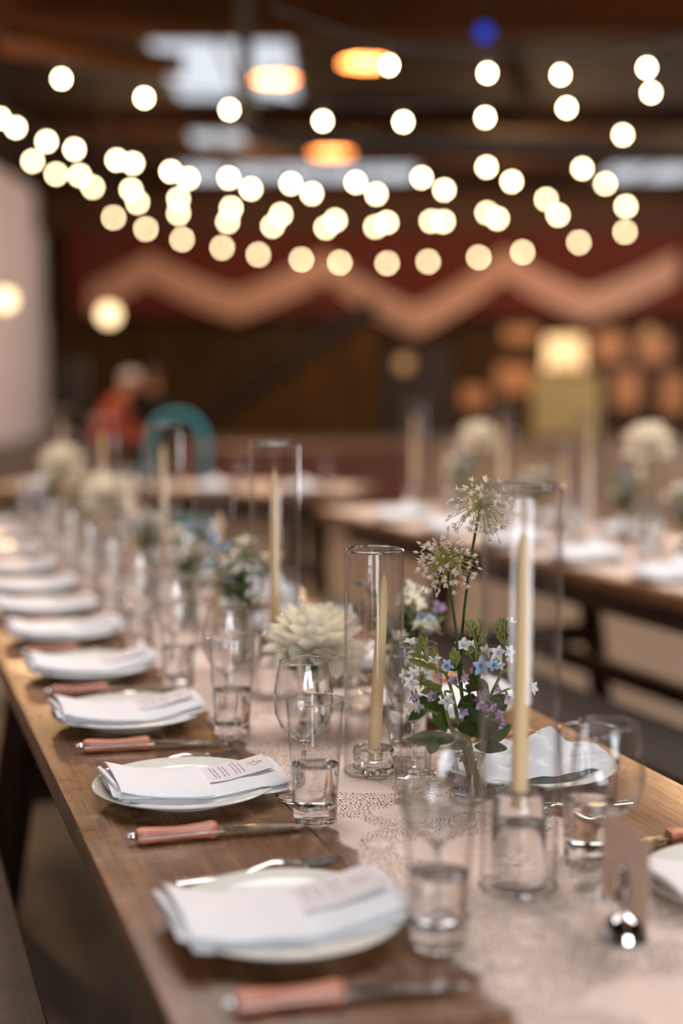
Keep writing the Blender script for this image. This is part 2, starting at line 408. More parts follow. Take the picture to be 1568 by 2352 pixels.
bm = B(); box(bm, XR - .02, XR - .005, 22.08, 27.92, 1.28, 3.52); obj('pane', bm, M['sky'], w, smooth=False)
# door in the back wall
pA, pB = ony(885, 800, YB), ony(1030, 800, YB)
bm = B(); box(bm, pA.x, pB.x, YB - .05, YB, 0, pA.z)
d1 = struct(obj('door_1', bm, M['door'], smooth=False))
bm = B(); box(bm, pA.x - .1, pA.x, YB - .07, YB, 0, pA.z + .1); box(bm, pB.x, pB.x + .1, YB - .07, YB, 0, pA.z + .1); box(bm, pA.x, pB.x, YB - .07, YB, pA.z, pA.z + .1); obj('door_frame', bm, M['oldwood'], d1, smooth=False)
bm = B(); ball(bm, (pB.x - .12, YB - .08, .95), .035); obj('door_knob', bm, M['steel'], d1)

# ------------------------------------------------------------------ tables
A1 = math.radians(18.3)
class Frame:                              # a table's own ground frame: s along it, t across from the near left edge
    def __init__(s, ox, oy, ang): s.o = V((ox, oy)); s.a = ang; s.u = V((-math.sin(ang), math.cos(ang))); s.r = V((math.cos(ang), math.sin(ang)))
    def p(s, S, T, z=ZT): q = s.o + s.u * S + s.r * T; return V((q.x, q.y, z))
T1 = Frame(.227, .075, A1); TW = .82
A2 = math.radians(22.1); u2 = V((-math.sin(A2), math.cos(A2)))
o2 = V((.87, 3.64)) - u2 * 2.0
T2 = Frame(o2.x, o2.y, A2)
def make_table(name, label, fr, s0, s1, width, legs, group=None):
    p = fr.p(s0, 0, 0)
    t = thing(name, label, 'table', p, fr.a, group)
    L = s1 - s0; bm = B(); n = 3
    for i in range(n):
        g = .0005
        box(bm, i * width / n + (g if i else 0), (i + 1) * width / n - (g if i < n - 1 else 0), 0, L, ZT - .04, ZT, .0016, seg=2)
    top = obj('tabletop', bm, M['table'], t)
    bm = B(); box(bm, .10, .125, .12, L - .12, ZT - .13, ZT - .04, .003); box(bm, width - .125, width - .10, .12, L - .12, ZT - .13, ZT - .04, .003)
    for ly in legs: box(bm, .125, width - .125, ly - .02, ly + .02, ZT - .13, ZT - .04, .003)
    obj('apron', bm, M['tedge'], t, smooth=False)
    for ly in legs:
        for sx in (0, 1):
            bm = B(); x0 = .12 if not sx else width - .12; x1 = .02 if not sx else width - .02
            for dy in (0,):
                tube(bm, [(x1, ly, 0), (x0, ly, ZT - .13)], .05, 4)
            obj('leg', bm, M['oldwood'], t, smooth=False)
        bm = B(); box(bm, .06, width - .06, ly - .02, ly + .02, .30, .38, .004); obj('stretcher', bm, M['oldwood'], t, smooth=False)
    bm = B(); box(bm, width / 2 - .025, width / 2 + .025, legs[0] + .02, legs[-1] - .02, .31, .37, .004); obj('center_rail', bm, M['oldwood'], t, smooth=False)
    return t
make_table('dining_table', 'long worn brown wooden dining table running away under the blush lace runner', T1, 1.124, 5.75, TW, [.45, 2.3, 4.2])
make_table('dining_table', 'wooden table butted end to end against the long table in the bottom corner', T1, -1.3, 1.118, TW, [.4, 2.0])
make_table('dining_table', 'second long wooden table parallel on the right, behind the tallest glass cylinder', T2, -.6, 4.62, TW, [.5, 2.35, 4.2])
T3 = Frame(.05, 6.75, math.radians(80))
make_table('dining_table', 'short wooden table set crosswise beyond the gap between the two long tables', T3, 0, 1.9, .8, [.3, 1.6])

def make_bench(label, fr, s0, s1, t0, width=.27, z=.45):
    p = fr.p(s0, t0, 0); b = thing('bench', label, 'bench', p, fr.a); L = s1 - s0
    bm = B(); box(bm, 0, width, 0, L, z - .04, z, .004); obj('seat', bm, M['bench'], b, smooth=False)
    n = 3
    for i in range(n):
        ly = .25 + (L - .5) * i / (n - 1)
        for sx in (.03, width - .08):
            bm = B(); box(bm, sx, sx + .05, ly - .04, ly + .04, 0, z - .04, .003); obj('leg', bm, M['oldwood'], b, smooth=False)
        bm = B(); box(bm, .08, width - .08, ly - .02, ly + .02, .12, .18, .003); obj('stretcher', bm, M['oldwood'], b, smooth=False)
    return b
make_bench('low wooden bench drawn along the left side of the long table', T1, 1.2, 5.6, -.30)
make_bench('low wooden bench along the right side of the long table', T1, 1.75, 5.3, TW + .06)
make_bench('wooden bench in front of the right-hand table', T2, -.4, 4.2, -.36)

def make_runner(label, fr, s0, s1, t0, t1, name='table_runner', fringe=True):
    """lace strip with scalloped, fringed long edges, slightly rumpled"""
    p = fr.p(s0, 0, ZT); L = s1 - s0
    bm = B(); ns = int(L / .012); nt_ = 22; rnd = random.Random(3)
    rows = []
    for i in range(ns + 1):
        s = L * i / ns; row = []
        for j in range(nt_ + 1):
            f = j / nt_
            e0 = t0 - .011 * abs(math.sin(PI * s / .075)) - .006 * math.sin(s * 3.1)
            e1 = t1 + .011 * abs(math.sin(PI * s / .075 + .6)) + .006 * math.sin(s * 2.3 + 1)
            t = e0 + (e1 - e0) * f
            z = .0012 + .0016 * (noise.noise(V((t * 26, s * 9, 1.3))) + .5 * noise.noise(V((t * 60, s * 34, 4)))) + (.0012 if .04 < f < .96 else 0)
            row.append(bm.verts.new((t, s, max(.0006, z))))
        rows.append(row)
    for i in range(ns):
        for j in range(nt_): bm.faces.new((rows[i][j], rows[i][j + 1], rows[i + 1][j + 1], rows[i + 1][j]))
    if fringe:
        step = .0016
        for side in (0, 1):
            k = 0; s = 0.
            while s < L:
                i = min(ns - 1, int(s / L * ns)); f = s / L * ns - i
                a = rows[i][0 if side == 0 else nt_].co.lerp(rows[i + 1][0 if side == 0 else nt_].co, min(1, f))
                d = -1 if side == 0 else 1
                ln = rnd.uniform(.005, .014); ds = rnd.uniform(-.006, .006)
                v1 = bm.verts.new((a.x, a.y - .00035, a.z)); v2 = bm.verts.new((a.x, a.y + .00035, a.z)); v3 = bm.verts.new((a.x + d * ln, a.y + ds, max(.0004, a.z - .0004)))
                bm.faces.new((v1, v2, v3)); s += step
    o = obj(name, bm, M['lace'], recalc=False); o.location = p; o.rotation_euler = (0, 0, fr.a)
    tag(o, label, 'table runner'); return o
make_runner('blush lace table runner with eyelash fringe along the middle of the long table', T1, .3, 5.7, .300, .585)
make_runner('pale lace runner covering the right-hand table', T2, -.55, 4.58, .05, .77, fringe=False)
make_runner('pale lace runner on the crosswise far table', T3, .05, 1.85, .2, .6, fringe=False)

# ------------------------------------------------------------------ tableware prototypes (kept at their first place)
LC = ['nearest', 'second', 'third', 'fourth', 'fifth', 'sixth', 'seventh', 'eighth', 'ninth', 'tenth', 'eleventh']
used = {}
def place(kind, maker, loc, rz, label, group, lean=None):
    if kind not in used:
        o = maker(); used[kind] = o
        o['label'] = label; o['group'] = group; o.location = loc; o.rotation_euler = (0, 0, rz)
    else: o = dup(used[kind], loc, rz, label, group)
    if lean: o.rotation_euler = (lean[0], lean[1], rz)
    return o
def mk_plate():
    bm = B()
    prof = [(0, .0045), (.050, .0045), (.062, .0035), (.066, 0), (.071, 0), (.074, .004), (.090, .010), (.118, .0165), (.1285, .0195), (.130, .0215), (.1285, .0228), (.122, .0218), (.118, .0222),
            (.096, .0165), (.086, .0130), (.079, .0095), (.070, .0085), (0, .0080)]
    lathe(bm, [(r * .945, z) for r, z in prof], 72); o = obj('dinner_plate', bm, M['porcelain']); return tag(o, '', 'plate')
def slab(bm, x0, x1, w0, w1, th, zf, yf=lambda x: 0, nx=22, ny=10, mi=0, flat=3.2, rx=None, crush=0.):
    rings = []
    for i in range(nx + 1):
        u = i / nx; x = x0 + (x1 - x0) * u; w = w0 + (w1 - w0) * u
        e = min(1., min(u, 1 - u) * 9 + .25) ** .5 if rx is None else rx
        ring = []; m = 2 * ny
        for k in range(m):
            a = 2 * PI * k / m
            ca, sa = math.cos(a), math.sin(a)
            sy = math.copysign(abs(ca) ** (2 / flat / 1.4), ca); sz = math.copysign(abs(sa) ** (2 / flat), sa)
            y = yf(x) + sy * w / 2
            z = zf(x, y) + sz * th / 2 * e
            if crush: z += crush * (noise.noise(V((x * 40, y * 55, th * 900))))
            ring.append(bm.verts.new((x, y, z)))
        rings.append(ring)
    for a, b in zip(rings, rings[1:]):
        for k in range(len(a)):
            l = (k + 1) % len(a); f = bm.faces.new((a[k], a[l], b[l], b[k])); f.material_index = mi
    bm.faces.new(rings[0][::-1]).material_index = mi; bm.faces.new(rings[-1]).material_index = mi
def nap_z(seed, up):
    return lambda x, y: .0165 + .95 * x * x + (up * max(0, x - .02) ** 1.5 * 5) + .0040 * noise.noise(V((x * 14 + seed, y * 10, seed))) + .0014 * noise.noise(V((x * 40, y * 30 + seed, 2))) - .9 * (y + .004) ** 2
def mk_napkin(seed, up, wide=.150):
    def f():
        bm = B(); zf = nap_z(seed, up); rs = random.Random(seed)
        sl = rs.uniform(-.03, .03)
        yf = lambda x: sl * x - .004 + .003 * noise.noise(V((x * 16, seed, 5)))
        slab(bm, -.108, .122, wide, wide * .92, .0070, zf, yf, nx=34, ny=14, flat=2.4)                       # folded under layers
        slab(bm, -.122, .128, wide * .97, wide * .86, .0066, lambda x, y: zf(x, y) + .0066 + .0016 * noise.noise(V((x * 22, y * 26, seed + 4))), lambda x: yf(x) + .003, nx=34, ny=14, flat=2.4)
        slab(bm, -.112, .020, wide * .99, wide * .97, .0060, lambda x, y: zf(x, y) + .0124 + .10 * max(0, -x - .06) + .0014 * noise.noise(V((x * 26, y * 20, seed + 8))), lambda x: yf(x) - .003, nx=26, ny=14, flat=2.4)   # the pocket on top
        # folded loops showing at the left end
        for k in range(3):
            c = curve([(-.110 - .004 * (k % 2), -wide / 2 + .010, zf(-.11, -.06) + .003 + .004 * k), (-.121, -.01, zf(-.118, 0) + .003 + .005 * k), (-.114 - .003 * k, wide / 2 - .018, zf(-.11, .06) + .003 + .004 * k)], 8)
            tube(bm, c, .0034, 8)
        bmesh.ops.scale(bm, vec=(.95, .95, 1), verts=bm.verts[:]); o = obj('napkin', bm, M['linen']); return tag(o, '', 'napkin')
    return f
def mk_menu(seed, up):
    def f():
        t = thing('menu_card', '', 'menu card'); zf = nap_z(seed, up); bm = B()
        slab(bm, -.03, .116, .080, .080, .0007, lambda x, y: zf(x, y) + .0115 + max(0, x - .05) * .05, lambda x: .012, nx=18, ny=6, flat=9)
        SC_ = lambda b: bmesh.ops.scale(b, vec=(.95, .95, 1), verts=b.verts[:])
        SC_(bm); obj('card', bm, M['paper'], t)
        bm = B(); bm2 = B(); rs = random.Random(seed)
        zz = lambda x: zf(x, .012) + .0121 + max(0, x - .05) * .05
        for col_ in (.034, .039, .0475, .0525, .064, .069, .075):                                # illegible lines of small print across the card
            y = .012 - .026
            while y < .012 + .022:
                ln = rs.uniform(.004, .010); z0, z1 = zz(col_), zz(col_ + .0011)
                bm.faces.new([bm.verts.new(q) for q in ((col_, y, z0), (col_ + .0011, y, z1), (col_ + .0011, y + ln, z1), (col_, y + ln, z0))]); y += ln + .0022
        SC_(bm); obj('small_print', bm, M['ink'], t, smooth=False)
        for (cx, cy_, a, ln) in ((.098, .004, .5, .016), (.099, .012, -.5, .016), (.096, .018, 1.3, .010), (.089, .010, 0, .008), (.088, .020, 0, .007)):
            dx, dy = math.cos(a) * ln / 2, math.sin(a) * ln / 2; nx, ny = -math.sin(a) * .0007, math.cos(a) * .0007
            q = [(cx - dx - nx, cy_ - dy - ny), (cx + dx - nx, cy_ + dy - ny), (cx + dx + nx, cy_ + dy + ny), (cx - dx + nx, cy_ - dy + ny)]
            bm2.faces.new([bm2.verts.new((x, y, zz(x) + .0001)) for x, y in q])
        SC_(bm2); obj('heading_print', bm2, M['ink_rust'], t, smooth=False)
        return t
    return f
def mk_tumbler():
    t = thing('water_tumbler', '', 'glass'); bm = B()
    lathe(bm, [(.0278, .0205), (.0300, .05), (.0368, .1565), (.0362, .1580), (.0353, .1565), (.0286, .05), (.0266, .0208), (.0278, .0205)], 56); bmesh.ops.remove_doubles(bm, verts=bm.verts[:], dist=1e-6)
    obj('glass_body', bm, M['thin'], t)
    bm = B(); lathe(bm, [(0, .0015), (.020, .0015), (.0245, 0), (.0270, .001), (.0276, .004), (.0280, .0203), (.0262, .0203), (.0235, .0195), (.012, .0186), (0, .0184)], 56); obj('base', bm, M['glass'], t)
    bm = B(); ring(bm, .0361, .1574, .0011, 56); obj('rim', bm, M['glass'], t)
    bm = B(); lathe(bm, [(0, .0189), (.012, .0193), (.0232, .0206), (.0264, .0212), (.0284, .05), (.0300, .0750), (.0294, .0745), (.0285, .0742), (0, .0742)], 56); obj('water', bm, M['water'], t)
    return t
def mk_wine():
    t = thing('wine_glass', '', 'glass'); bm = B()
    out = [(0, 0), (.033, 0), (.0345, .001), (.033, .0022), (.018, .0038), (.0065, .0085), (.0040, .016), (.0036, .04), (.0036, .065), (.0046, .073), (.0085, .079), (.020, .0865), (.0315, .099), (.0382, .116), (.0400, .132), (.0390, .150), (.0355, .170), (.0318, .186)]
    inn = [(.0312, .1867), (.0306, .186), (.0343, .170), (.0378, .150), (.0388, .132), (.0370, .1165), (.0303, .100), (.019, .0882), (.008, .0822), (0, .081)]
    k = 11
    lathe(bm, out[:k] + [(0, .0805)], 48); obj('stem', bm, M['glass'], t)
    bm = B(); lathe(bm, out[k - 1:] + inn[:-1] + [(.0060, .0815), out[k - 1]], 56); bmesh.ops.remove_doubles(bm, verts=bm.verts[:], dist=1e-6); obj('bowl', bm, M['thin'], t)
    bm = B(); ring(bm, .0315, .1864, .0007, 56); obj('rim', bm, M['glass'], t); return t
def mk_knife():
    t = thing('steak_knife', '', 'knife'); bm = B(); n = 16; rings = []
    for i in range(n + 1):                                     # handle, swelling a little to both ends
        u = i / n; x = -.101 + .098 * u
        hw = .0094 + .0016 * math.cos(u * 2 * PI) * .6 + (.0012 if u > .9 else 0); hz = .0082 + .0012 * math.cos(u * 2 * PI) + (.0010 if u > .92 else 0)
        e = .80 if i in (0, n) else 1
        ring = []
        for k in range(12):
            a = 2 * PI * (k + .5) / 12; ca, sa = math.cos(a), math.sin(a)
            ring.append(bm.verts.new((x, math.copysign(abs(ca) ** .6, ca) * hw * e, .0098 + math.copysign(abs(sa) ** .6, sa) * hz * e)))
        rings.append(ring)
    for a, b in zip(rings, rings[1:]):
        for k in range(12): bm.faces.new((a[k], a[(k + 1) % 12], b[(k + 1) % 12], b[k]))
    bm.faces.new(rings[0][::-1]); bm.faces.new(rings[-1]); obj('handle', bm, M['handle'], t)
    bm = B(); box(bm, -.1005, .004, -.0116, .0116, .0088, .0106, .0003); obj('tang', bm, M['steel'], t)
    bm = B(); tube(bm, [(-.111, 0, .0098), (-.1075, 0, .0098), (-.104, 0, .0098), (-.1005, 0, .0098)], [.0022, .0042, .0044, .003], 10); ball(bm, (-.1105, 0, .0098), .0032); obj('end_bead', bm, M['chrome'], t)
    # blade: wide towards the spine, edge ground, rounded tip
    bm = B(); n = 22; up, lo = [], []
    for i in range(n + 1):
        u = i / n; x = -.004 + .118 * u
        ys = .0082 + .0035 * math.sin(min(1, u * 1.3) * PI) * .5 - .0150 * max(0, (u - .78) / .22) ** 2.0
        ye = -.0085 - .0030 * math.sin(u * PI * .9) + .0105 * max(0, (u - .86) / .14) ** 2
        if u > .985: ye = min(ye, ys - .001)
        zc = .0098 - .0058 * u
        up.append((bm.verts.new((x, ys, zc + .0011 * (1 - u * .5))), bm.verts.new((x, (ys * .35 + ye * .65), zc + .0009 * (1 - u * .4))), bm.verts.new((x, ye, zc))))
        lo.append((bm.verts.new((x, ys, zc - .0011 * (1 - u * .5))), bm.verts.new((x, (ys * .35 + ye * .65), zc - .0009 * (1 - u * .4)))))
    for i in range(n):
        a, b, c, d = up[i], up[i + 1], lo[i], lo[i + 1]
        for q in ((a[0], b[0], b[1], a[1]), (a[1], b[1], b[2], a[2]), (c[0], c[1], d[1], d[0]), (c[1], a[2], b[2], d[1]), (a[0], c[0], d[0], b[0])): bm.faces.new(q)
    bm.faces.new((up[0][0], up[0][1], up[0][2], lo[0][1], lo[0][0])); bm.faces.new((up[n][0], lo[n][0], lo[n][1], up[n][2], up[n][1]))
    obj('blade', bm, M['steel'], t); return t
def mk_fork():
    t = thing('dinner_fork', '', 'fork'); bm = B(); n = 24; rows = []
    zf = lambda x: .004 + .010 * math.exp(-((x - .018) / .030) ** 2) + (.006 * max(0, (x - .045) / .05) ** 1.5 if x > .045 else 0) 
    for i in range(n + 1):
        u = i / n; x = -.10 + .15 * u
        w = .0085 * (1 - u * .62) if u < .72 else .0032 + (.0095 * min(1, (u - .72) / .2) ** .8)
        rows.append([bm.verts.new((x, y * w, zf(x) + dz)) for y, dz in ((-1, 0), (-.6, .0012), (.6, .0012), (1, 0), (.6, -.0012), (-.6, -.0012))])
    for a, b in zip(rows, rows[1:]):
        for k in range(6): bm.faces.new((a[k], a[(k + 1) % 6], b[(k + 1) % 6], b[k]))
    bm.faces.new(rows[0][::-1]); bm.faces.new(rows[-1]); obj('handle', bm, M['steel'], t)
    bm = B()
    for y in (-.0098, -.0033, .0033, .0098):
        tube(bm, [(.048 + k * .0095, y, zf(.048 + k * .0095)) for k in range(6)], [.0022, .0021, .0020, .0018, .0015, .0008], 6)
    obj('tines', bm, M['steel'], t); return t

def setting(fr, s, t_, side, who, grp, idx, full=True, nap='napkin_a', lean=None):
    """one place: plate, napkin, menu, knife, fork, tumbler, wine glass; side +1 left diners, -1 right diners"""
    a = fr.a + (0 if side > 0 else PI)
    def P(dx, dy, z=ZT):                                       # dx towards the middle of the table, dy away along it (as the diner sees)
        return fr.p(s + dy * side, t_ + dx * side, z)
    place('plate', mk_plate, P(0, 0), a, 'white dinner plate under a folded napkin, ' + who, grp + ' plates')
    kind, seed, up = {'napkin_a': ('na', 1, .012), 'napkin_b': ('nb', 5, -.03), 'napkin_c': ('nc', 9, .03)}[nap]
    nx = {0: -.010, 1: .008}.get(idx, -.006) if side > 0 else .004
    place(kind, mk_napkin(seed, up), P(nx, -.004, ZT), a, 'folded white linen napkin lying on a plate, ' + who, grp + ' napkins')
    place('m' + kind, mk_menu(seed, up), P(nx, -.004, ZT), a, 'printed menu card tucked into a napkin, ' + who, grp + ' menus')
    place('knife', mk_knife, P(.005, -.178, ZT + .0005), a + math.radians(-4 + 3 * math.sin(idx * 2.1)), 'steak knife with reddish wooden handle, ' + who, grp + ' knives')
    place('fork', mk_fork, P(.02, .165, ZT + .0005), a + .03, 'steel dinner fork, ' + who, grp + ' forks')
    if full:
        j = .012 * math.sin(idx * 3.7)
        tx, ty, wx, wy = (.134, -.085, .160, -.016) if idx == 0 else (.137 + j * .3, -.152 + j, .152 + j * .4, -.055 + j)
        place('tumbler', mk_tumbler, P(tx, ty, ZT + .0005), 0, 'clear tumbler half full of water, ' + who, grp + ' tumblers')
        place('wine', mk_wine, P(wx, wy, ZT + .002), 0, 'empty stemmed wine glass, ' + who, grp + ' wine glasses')

SL = [1.368, 1.859, 2.296, 2.695, 3.088, 3.437, 3.78, 4.161, 4.58, 5.0, 5.4]
SR = [1.300, 1.80, 2.20, 2.62, 3.03, 3.44, 3.85, 4.26, 4.68, 5.10]
NK = ['napkin_c', 'napkin_b', 'napkin_a', 'napkin_a', 'napkin_c', 'napkin_b', 'napkin_a', 'napkin_c', 'napkin_b', 'napkin_a', 'napkin_a']
for i, s in enumerate(SL): setting(T1, s, .153, 1, LC[i] + ' place, left side of long table', 'left side', i, nap=NK[i])

# right side: napkins there are gathered loosely, so they get their own crumpled shape
def mk_gathered():
    bm = B(); n, m = 44, 26; g = []
    for i in range(n + 1):
        u = i / n * 2 - 1; row = []
        for j in range(m + 1):
            v = j / m * 2 - 1
            x = u * .118 * (1 - .12 * v * v); y = v * .07 * (1 - .25 * max(0, u))
            z = .020 + .012 * math.cos(u * 1.4) + .42 * x * x + .009 * math.sin(v * 11 + u * 5 + 2.5 * noise.noise(V((u * 2, v * 2, 3)))) * (1 - abs(v)) ** .4 + .008 * noise.noise(V((u * 3.1, v * 3.6, 7))) + .0026 * math.sin(v * 24 - u * 9)
            z += .034 * math.exp(-((u - .2 - v * .5) / .24) ** 2 - ((v + .1) / .5) ** 2)
            edge = max(abs(u), abs(v)); z = z if edge < .9 else z - (edge - .9) * .09
            row.append(bm.verts.new((x, y, max(.012, z))))
        g.append(row)
    lo = [[bm.verts.new((v.co.x * .99, v.co.y * .99, max(.0105, v.co.z - .004))) for v in row] for row in g]
    for i in range(n):
        for j in range(m):
            bm.faces.new((g[i][j], g[i + 1][j], g[i + 1][j + 1], g[i][j + 1])); bm.faces.new((lo[i][j], lo[i][j + 1], lo[i + 1][j + 1], lo[i + 1][j]))
    per = [(i, 0) for i in range(n)] + [(n, j) for j in range(m)] + [(i, m) for i in range(n, 0, -1)] + [(0, j) for j in range(m, 0, -1)]
    for (p, q_), (p2, q2) in zip(per, per[1:] + per[:1]): bm.faces.new((g[p2][q2], g[p][q_], lo[p][q_], lo[p2][q2]))
    bmesh.ops.recalc_face_normals(bm, faces=bm.faces[:])
    if bm.calc_volume(signed=True) < 0: bmesh.ops.reverse_faces(bm, faces=bm.faces[:])
    o = obj('napkin', bm, M['linen'], recalc=False); return tag(o, '', 'napkin')
for i, s in enumerate(SR):
    who = LC[i] + ' place, right side of long table'; a = T1.a + PI; tt = TW - (.153 if i != 1 else .185)
    def P(dx, dy, z=ZT): return T1.p(s - dy, tt - dx, z)
    place('plate', mk_plate, P(0, 0), a, 'white dinner plate under a loosely gathered napkin, ' + who, 'right side plates')
    if i == 1 or i > 3: place('gathered', mk_gathered, P(.0, .0, ZT + .002), a + PI * (i % 2), 'loosely gathered white napkin heaped on a plate, ' + who, 'right side napkins')
    else: place('na', None, P(.004, -.004, ZT), a, 'folded white linen napkin lying on a plate, ' + who, 'right side napkins')
    place('knife', mk_knife, P(.005, -.178, ZT + .0005), a + .04, 'steak knife with reddish wooden handle, ' + who, 'right side knives')
    place('fork', mk_fork, P(.03, .165, ZT + .0005), a + .05, 'steel dinner fork, ' + who, 'right side forks')
    place('tumbler', mk_tumbler, P(.125, -.152, ZT + .0005), 0, 'clear tumbler half full of water, ' + who, 'right side tumblers')
    place('wine', mk_wine, P(.150, -.063, ZT + .002), 0, 'empty stemmed wine glass, ' + who, 'right side wine glasses')

# ------------------------------------------------------------------ hurricane cylinders, holders and tapers
def mk_hur(h, r, w=.0024):
    def f():
        bm = B(); lathe(bm, [(r - w, .0), (r, .0), (r, h - .002), (r - w * .5, h), (r - w, h - .002), (r - w, .0)], 64)
        bmesh.ops.remove_doubles(bm, verts=bm.verts[:], dist=1e-6)
        t = thing('hurricane_cylinder', '', 'glass cylinder'); obj('glass_wall', bm, M['thin'], t)
        bm = B(); ring(bm, r - w * .5, h - .001, .0019, 64); obj('rim', bm, M['glass'], t)
        bm = B(); ring(bm, r - w * .5, .0019, .0019, 64); obj('foot_rim', bm, M['glass'], t); return t
    return f
def mk_holder_tall():
    bm = B(); lathe(bm, [(.0245, 0), (.0300, 0), (.0305, .002), (.0300, .106), (.0285, .109), (.011, .109), (.0095, .106), (.0095, .092), (.006, .090), (0, .090)], 48)
    bmb = [(.0245, 0), (.0262, .060), (.022, .072), (.012, .077), (0, .078)]
    lathe(bm, bmb, 48); bmesh.ops.remove_doubles(bm, verts=bm.verts[:], dist=1e-6)
    o = obj('candle_holder', bm, M['glass']); return tag(o, '', 'candle holder')
def mk_holder_low():
    bm = B(); lathe(bm, [(0, 0), (.027, 0), (.0295, .003), (.0295, .031), (.028, .034), (.011, .034), (.0095, .031), (.0095, .016), (.006, .014), (0, .014)], 48)
    o = obj('candle_holder', bm, M['glass']); return tag(o, '', 'candle holder')
def mk_taper(L):
    def f():
        t = thing('taper_candle', '', 'candle'); bm = B()
        lathe(bm, [(0, 0), (.0085, 0), (.0092, .003), (.0091, .05), (.0086, L * .5), (.0070, L * .86), (.0058, L - .020), (.0040, L - .008), (.0018, L), (0, L + .001)], 28)
        obj('wax', bm, M['wax'], t)
        bm = B(); tube(bm, [(0, 0, L - .001), (.0004, 0, L + .004), (.001, 0, L + .007)], [.0009, .0008, .0006], 6); obj('wick', bm, M['wick'], t); return t
    return f
H_TALL, H_LOW = .444, .318
CAND = [(1.404, .431, 1), (1.89, .434, 0), (2.41, .435, 1), (2.90, .44, 0), (3.40, .435, 1), (3.85, .43, 0), (4.30, .43, 1), (4.75, .44, 0), (5.22, .43, 1), (5.52, .44, 0)]
for i, (s, t_, tall) in enumerate(CAND):
    who = LC[i] + ' from the front along the lace runner'
    p = T1.p(s, t_, ZT + .003)
    if tall:
        place('hur_t', mk_hur(H_TALL, .0435), p, 0, 'tall clear glass hurricane cylinder, ' + who, 'hurricane cylinders')
        place('hold_t', mk_holder_tall, p, 0, 'tall clear glass candle holder inside a cylinder, ' + who, 'candle holders')
        place('tap_t', mk_taper(.302), p + V((0, 0, .0925)), 0, 'ivory taper candle inside a tall cylinder, ' + who, 'taper candles', lean=(0, .006, 0) if i == 0 else None)
    else:
        place('hur_l', mk_hur(H_LOW, .042), p, 0, 'short clear glass hurricane cylinder, ' + who, 'hurricane cylinders')
        place('hold_l', mk_holder_low, p, 0, 'low thick glass candle holder inside a cylinder, ' + who, 'candle holders')
        place('tap_l', mk_taper(.262), p + V((0, 0, .018)), 0, 'ivory taper candle leaning inside a short cylinder, ' + who, 'taper candles', lean=(0, .055, 0))

# ------------------------------------------------------------------ flowers
def mk_bud_vase():
    t = thing('bud_vase', '', 'vase'); bm = B()
    lathe(bm, [(0, .002), (.020, .0015), (.024, 0), (.0270, .002), (.0275, .010), (.0225, .024), (.0165, .036), (.0165, .044), (.0215, .062), (.0295, .082), (.0345, .0915), (.0345, .0928), (.0335, .0925), (.0280, .082),
               (.0198, .062), (.0146, .044), (.0146, .036), (.0205, .023), (.0248, .011), (.022, .007), (0, .0065)], 48)
    obj('glass_body', bm, M['thin'], t)
    bm = B(); lathe(bm, [(0, .0067), (.0220, .0072), (.0246, .011), (.0203, .023), (.0148, .036), (.0148, .044), (.0196, .060), (0, .0595)], 40); obj('water', bm, M['water'], t)
    return t
VB = T1.p(1.752, .532, ZT + .003); VB = onz(1078, 1835, ZT + .003)
place('vase', mk_bud_vase, VB, 0, 'flared clear bud vase holding the allium and blue flower stems', 'bud vases')
def blossom_bm(bm, c, d, size, kind, rs):
    """five-petal star flower facing d"""
    fr = Matrix.Translation(c) @ frame_to(d).to_4x4() @ Matrix.Rotation(rs.uniform(0, 1.2), 4, 'Y')
    for k in range(5):
        m = fr @ Matrix.Rotation(2 * PI * k / 5, 4, 'Y') @ Matrix.Rotation(rs.uniform(.15, .45), 4, 'X') @ Matrix.Rotation(-PI / 2, 4, 'Y') @ Matrix.Rotation(-PI / 2, 4, 'Z') if False else fr @ Matrix.Rotation(2 * PI * k / 5 + rs.uniform(-.1, .1), 4, 'Y')
        # petal grows along local X of the rotated frame, tilted towards the facing direction Y
        tilt = rs.uniform(.25, .75) if kind != 'l' else rs.uniform(.8, 1.2)
        px = V((math.cos(tilt), math.sin(tilt), 0)); pn = V((-math.sin(tilt), math.cos(tilt), 0)); side = px.cross(pn)
        loc = Matrix((side, px, pn)).transposed().to_4x4()
        petal(bm, m @ loc, size * rs.uniform(.9, 1.1), size * .62, cup=.25, tip=.55, mi=0, nu=5, nv=4, curl=-.12)
    ball(bm, fr @ V((0, size * .10, 0)), size * .20, 6, 5, mi=1)
    tube(bm, [fr @ V((0, -size * .55, 0)), fr @ V((0, size * .08, 0))], [size * .10, size * .22], 5, mi=2)
def bud_bm(bm, c, d, L, mi=0):
    m = Matrix.Translation(c) @ frame_to(d).to_4x4() @ Matrix.Rotation(-PI / 2, 4, 'X')
    lathe_v = lathe(bm, [(0, 0), (L * .18, L * .12), (L * .24, L * .4), (L * .16, L * .75), (0, L)], 7, mat=m)
    for f in {f for v in lathe_v for f in v.link_faces}: f.material_index = mi
YV = VB.y
rs = random.Random(12)
def q(x, y, dy=0.): return ony(x, y, YV + dy)
mouth = V((VB.x, VB.y, ZT + .092)); foot = V((VB.x, VB.y, ZT + .012))
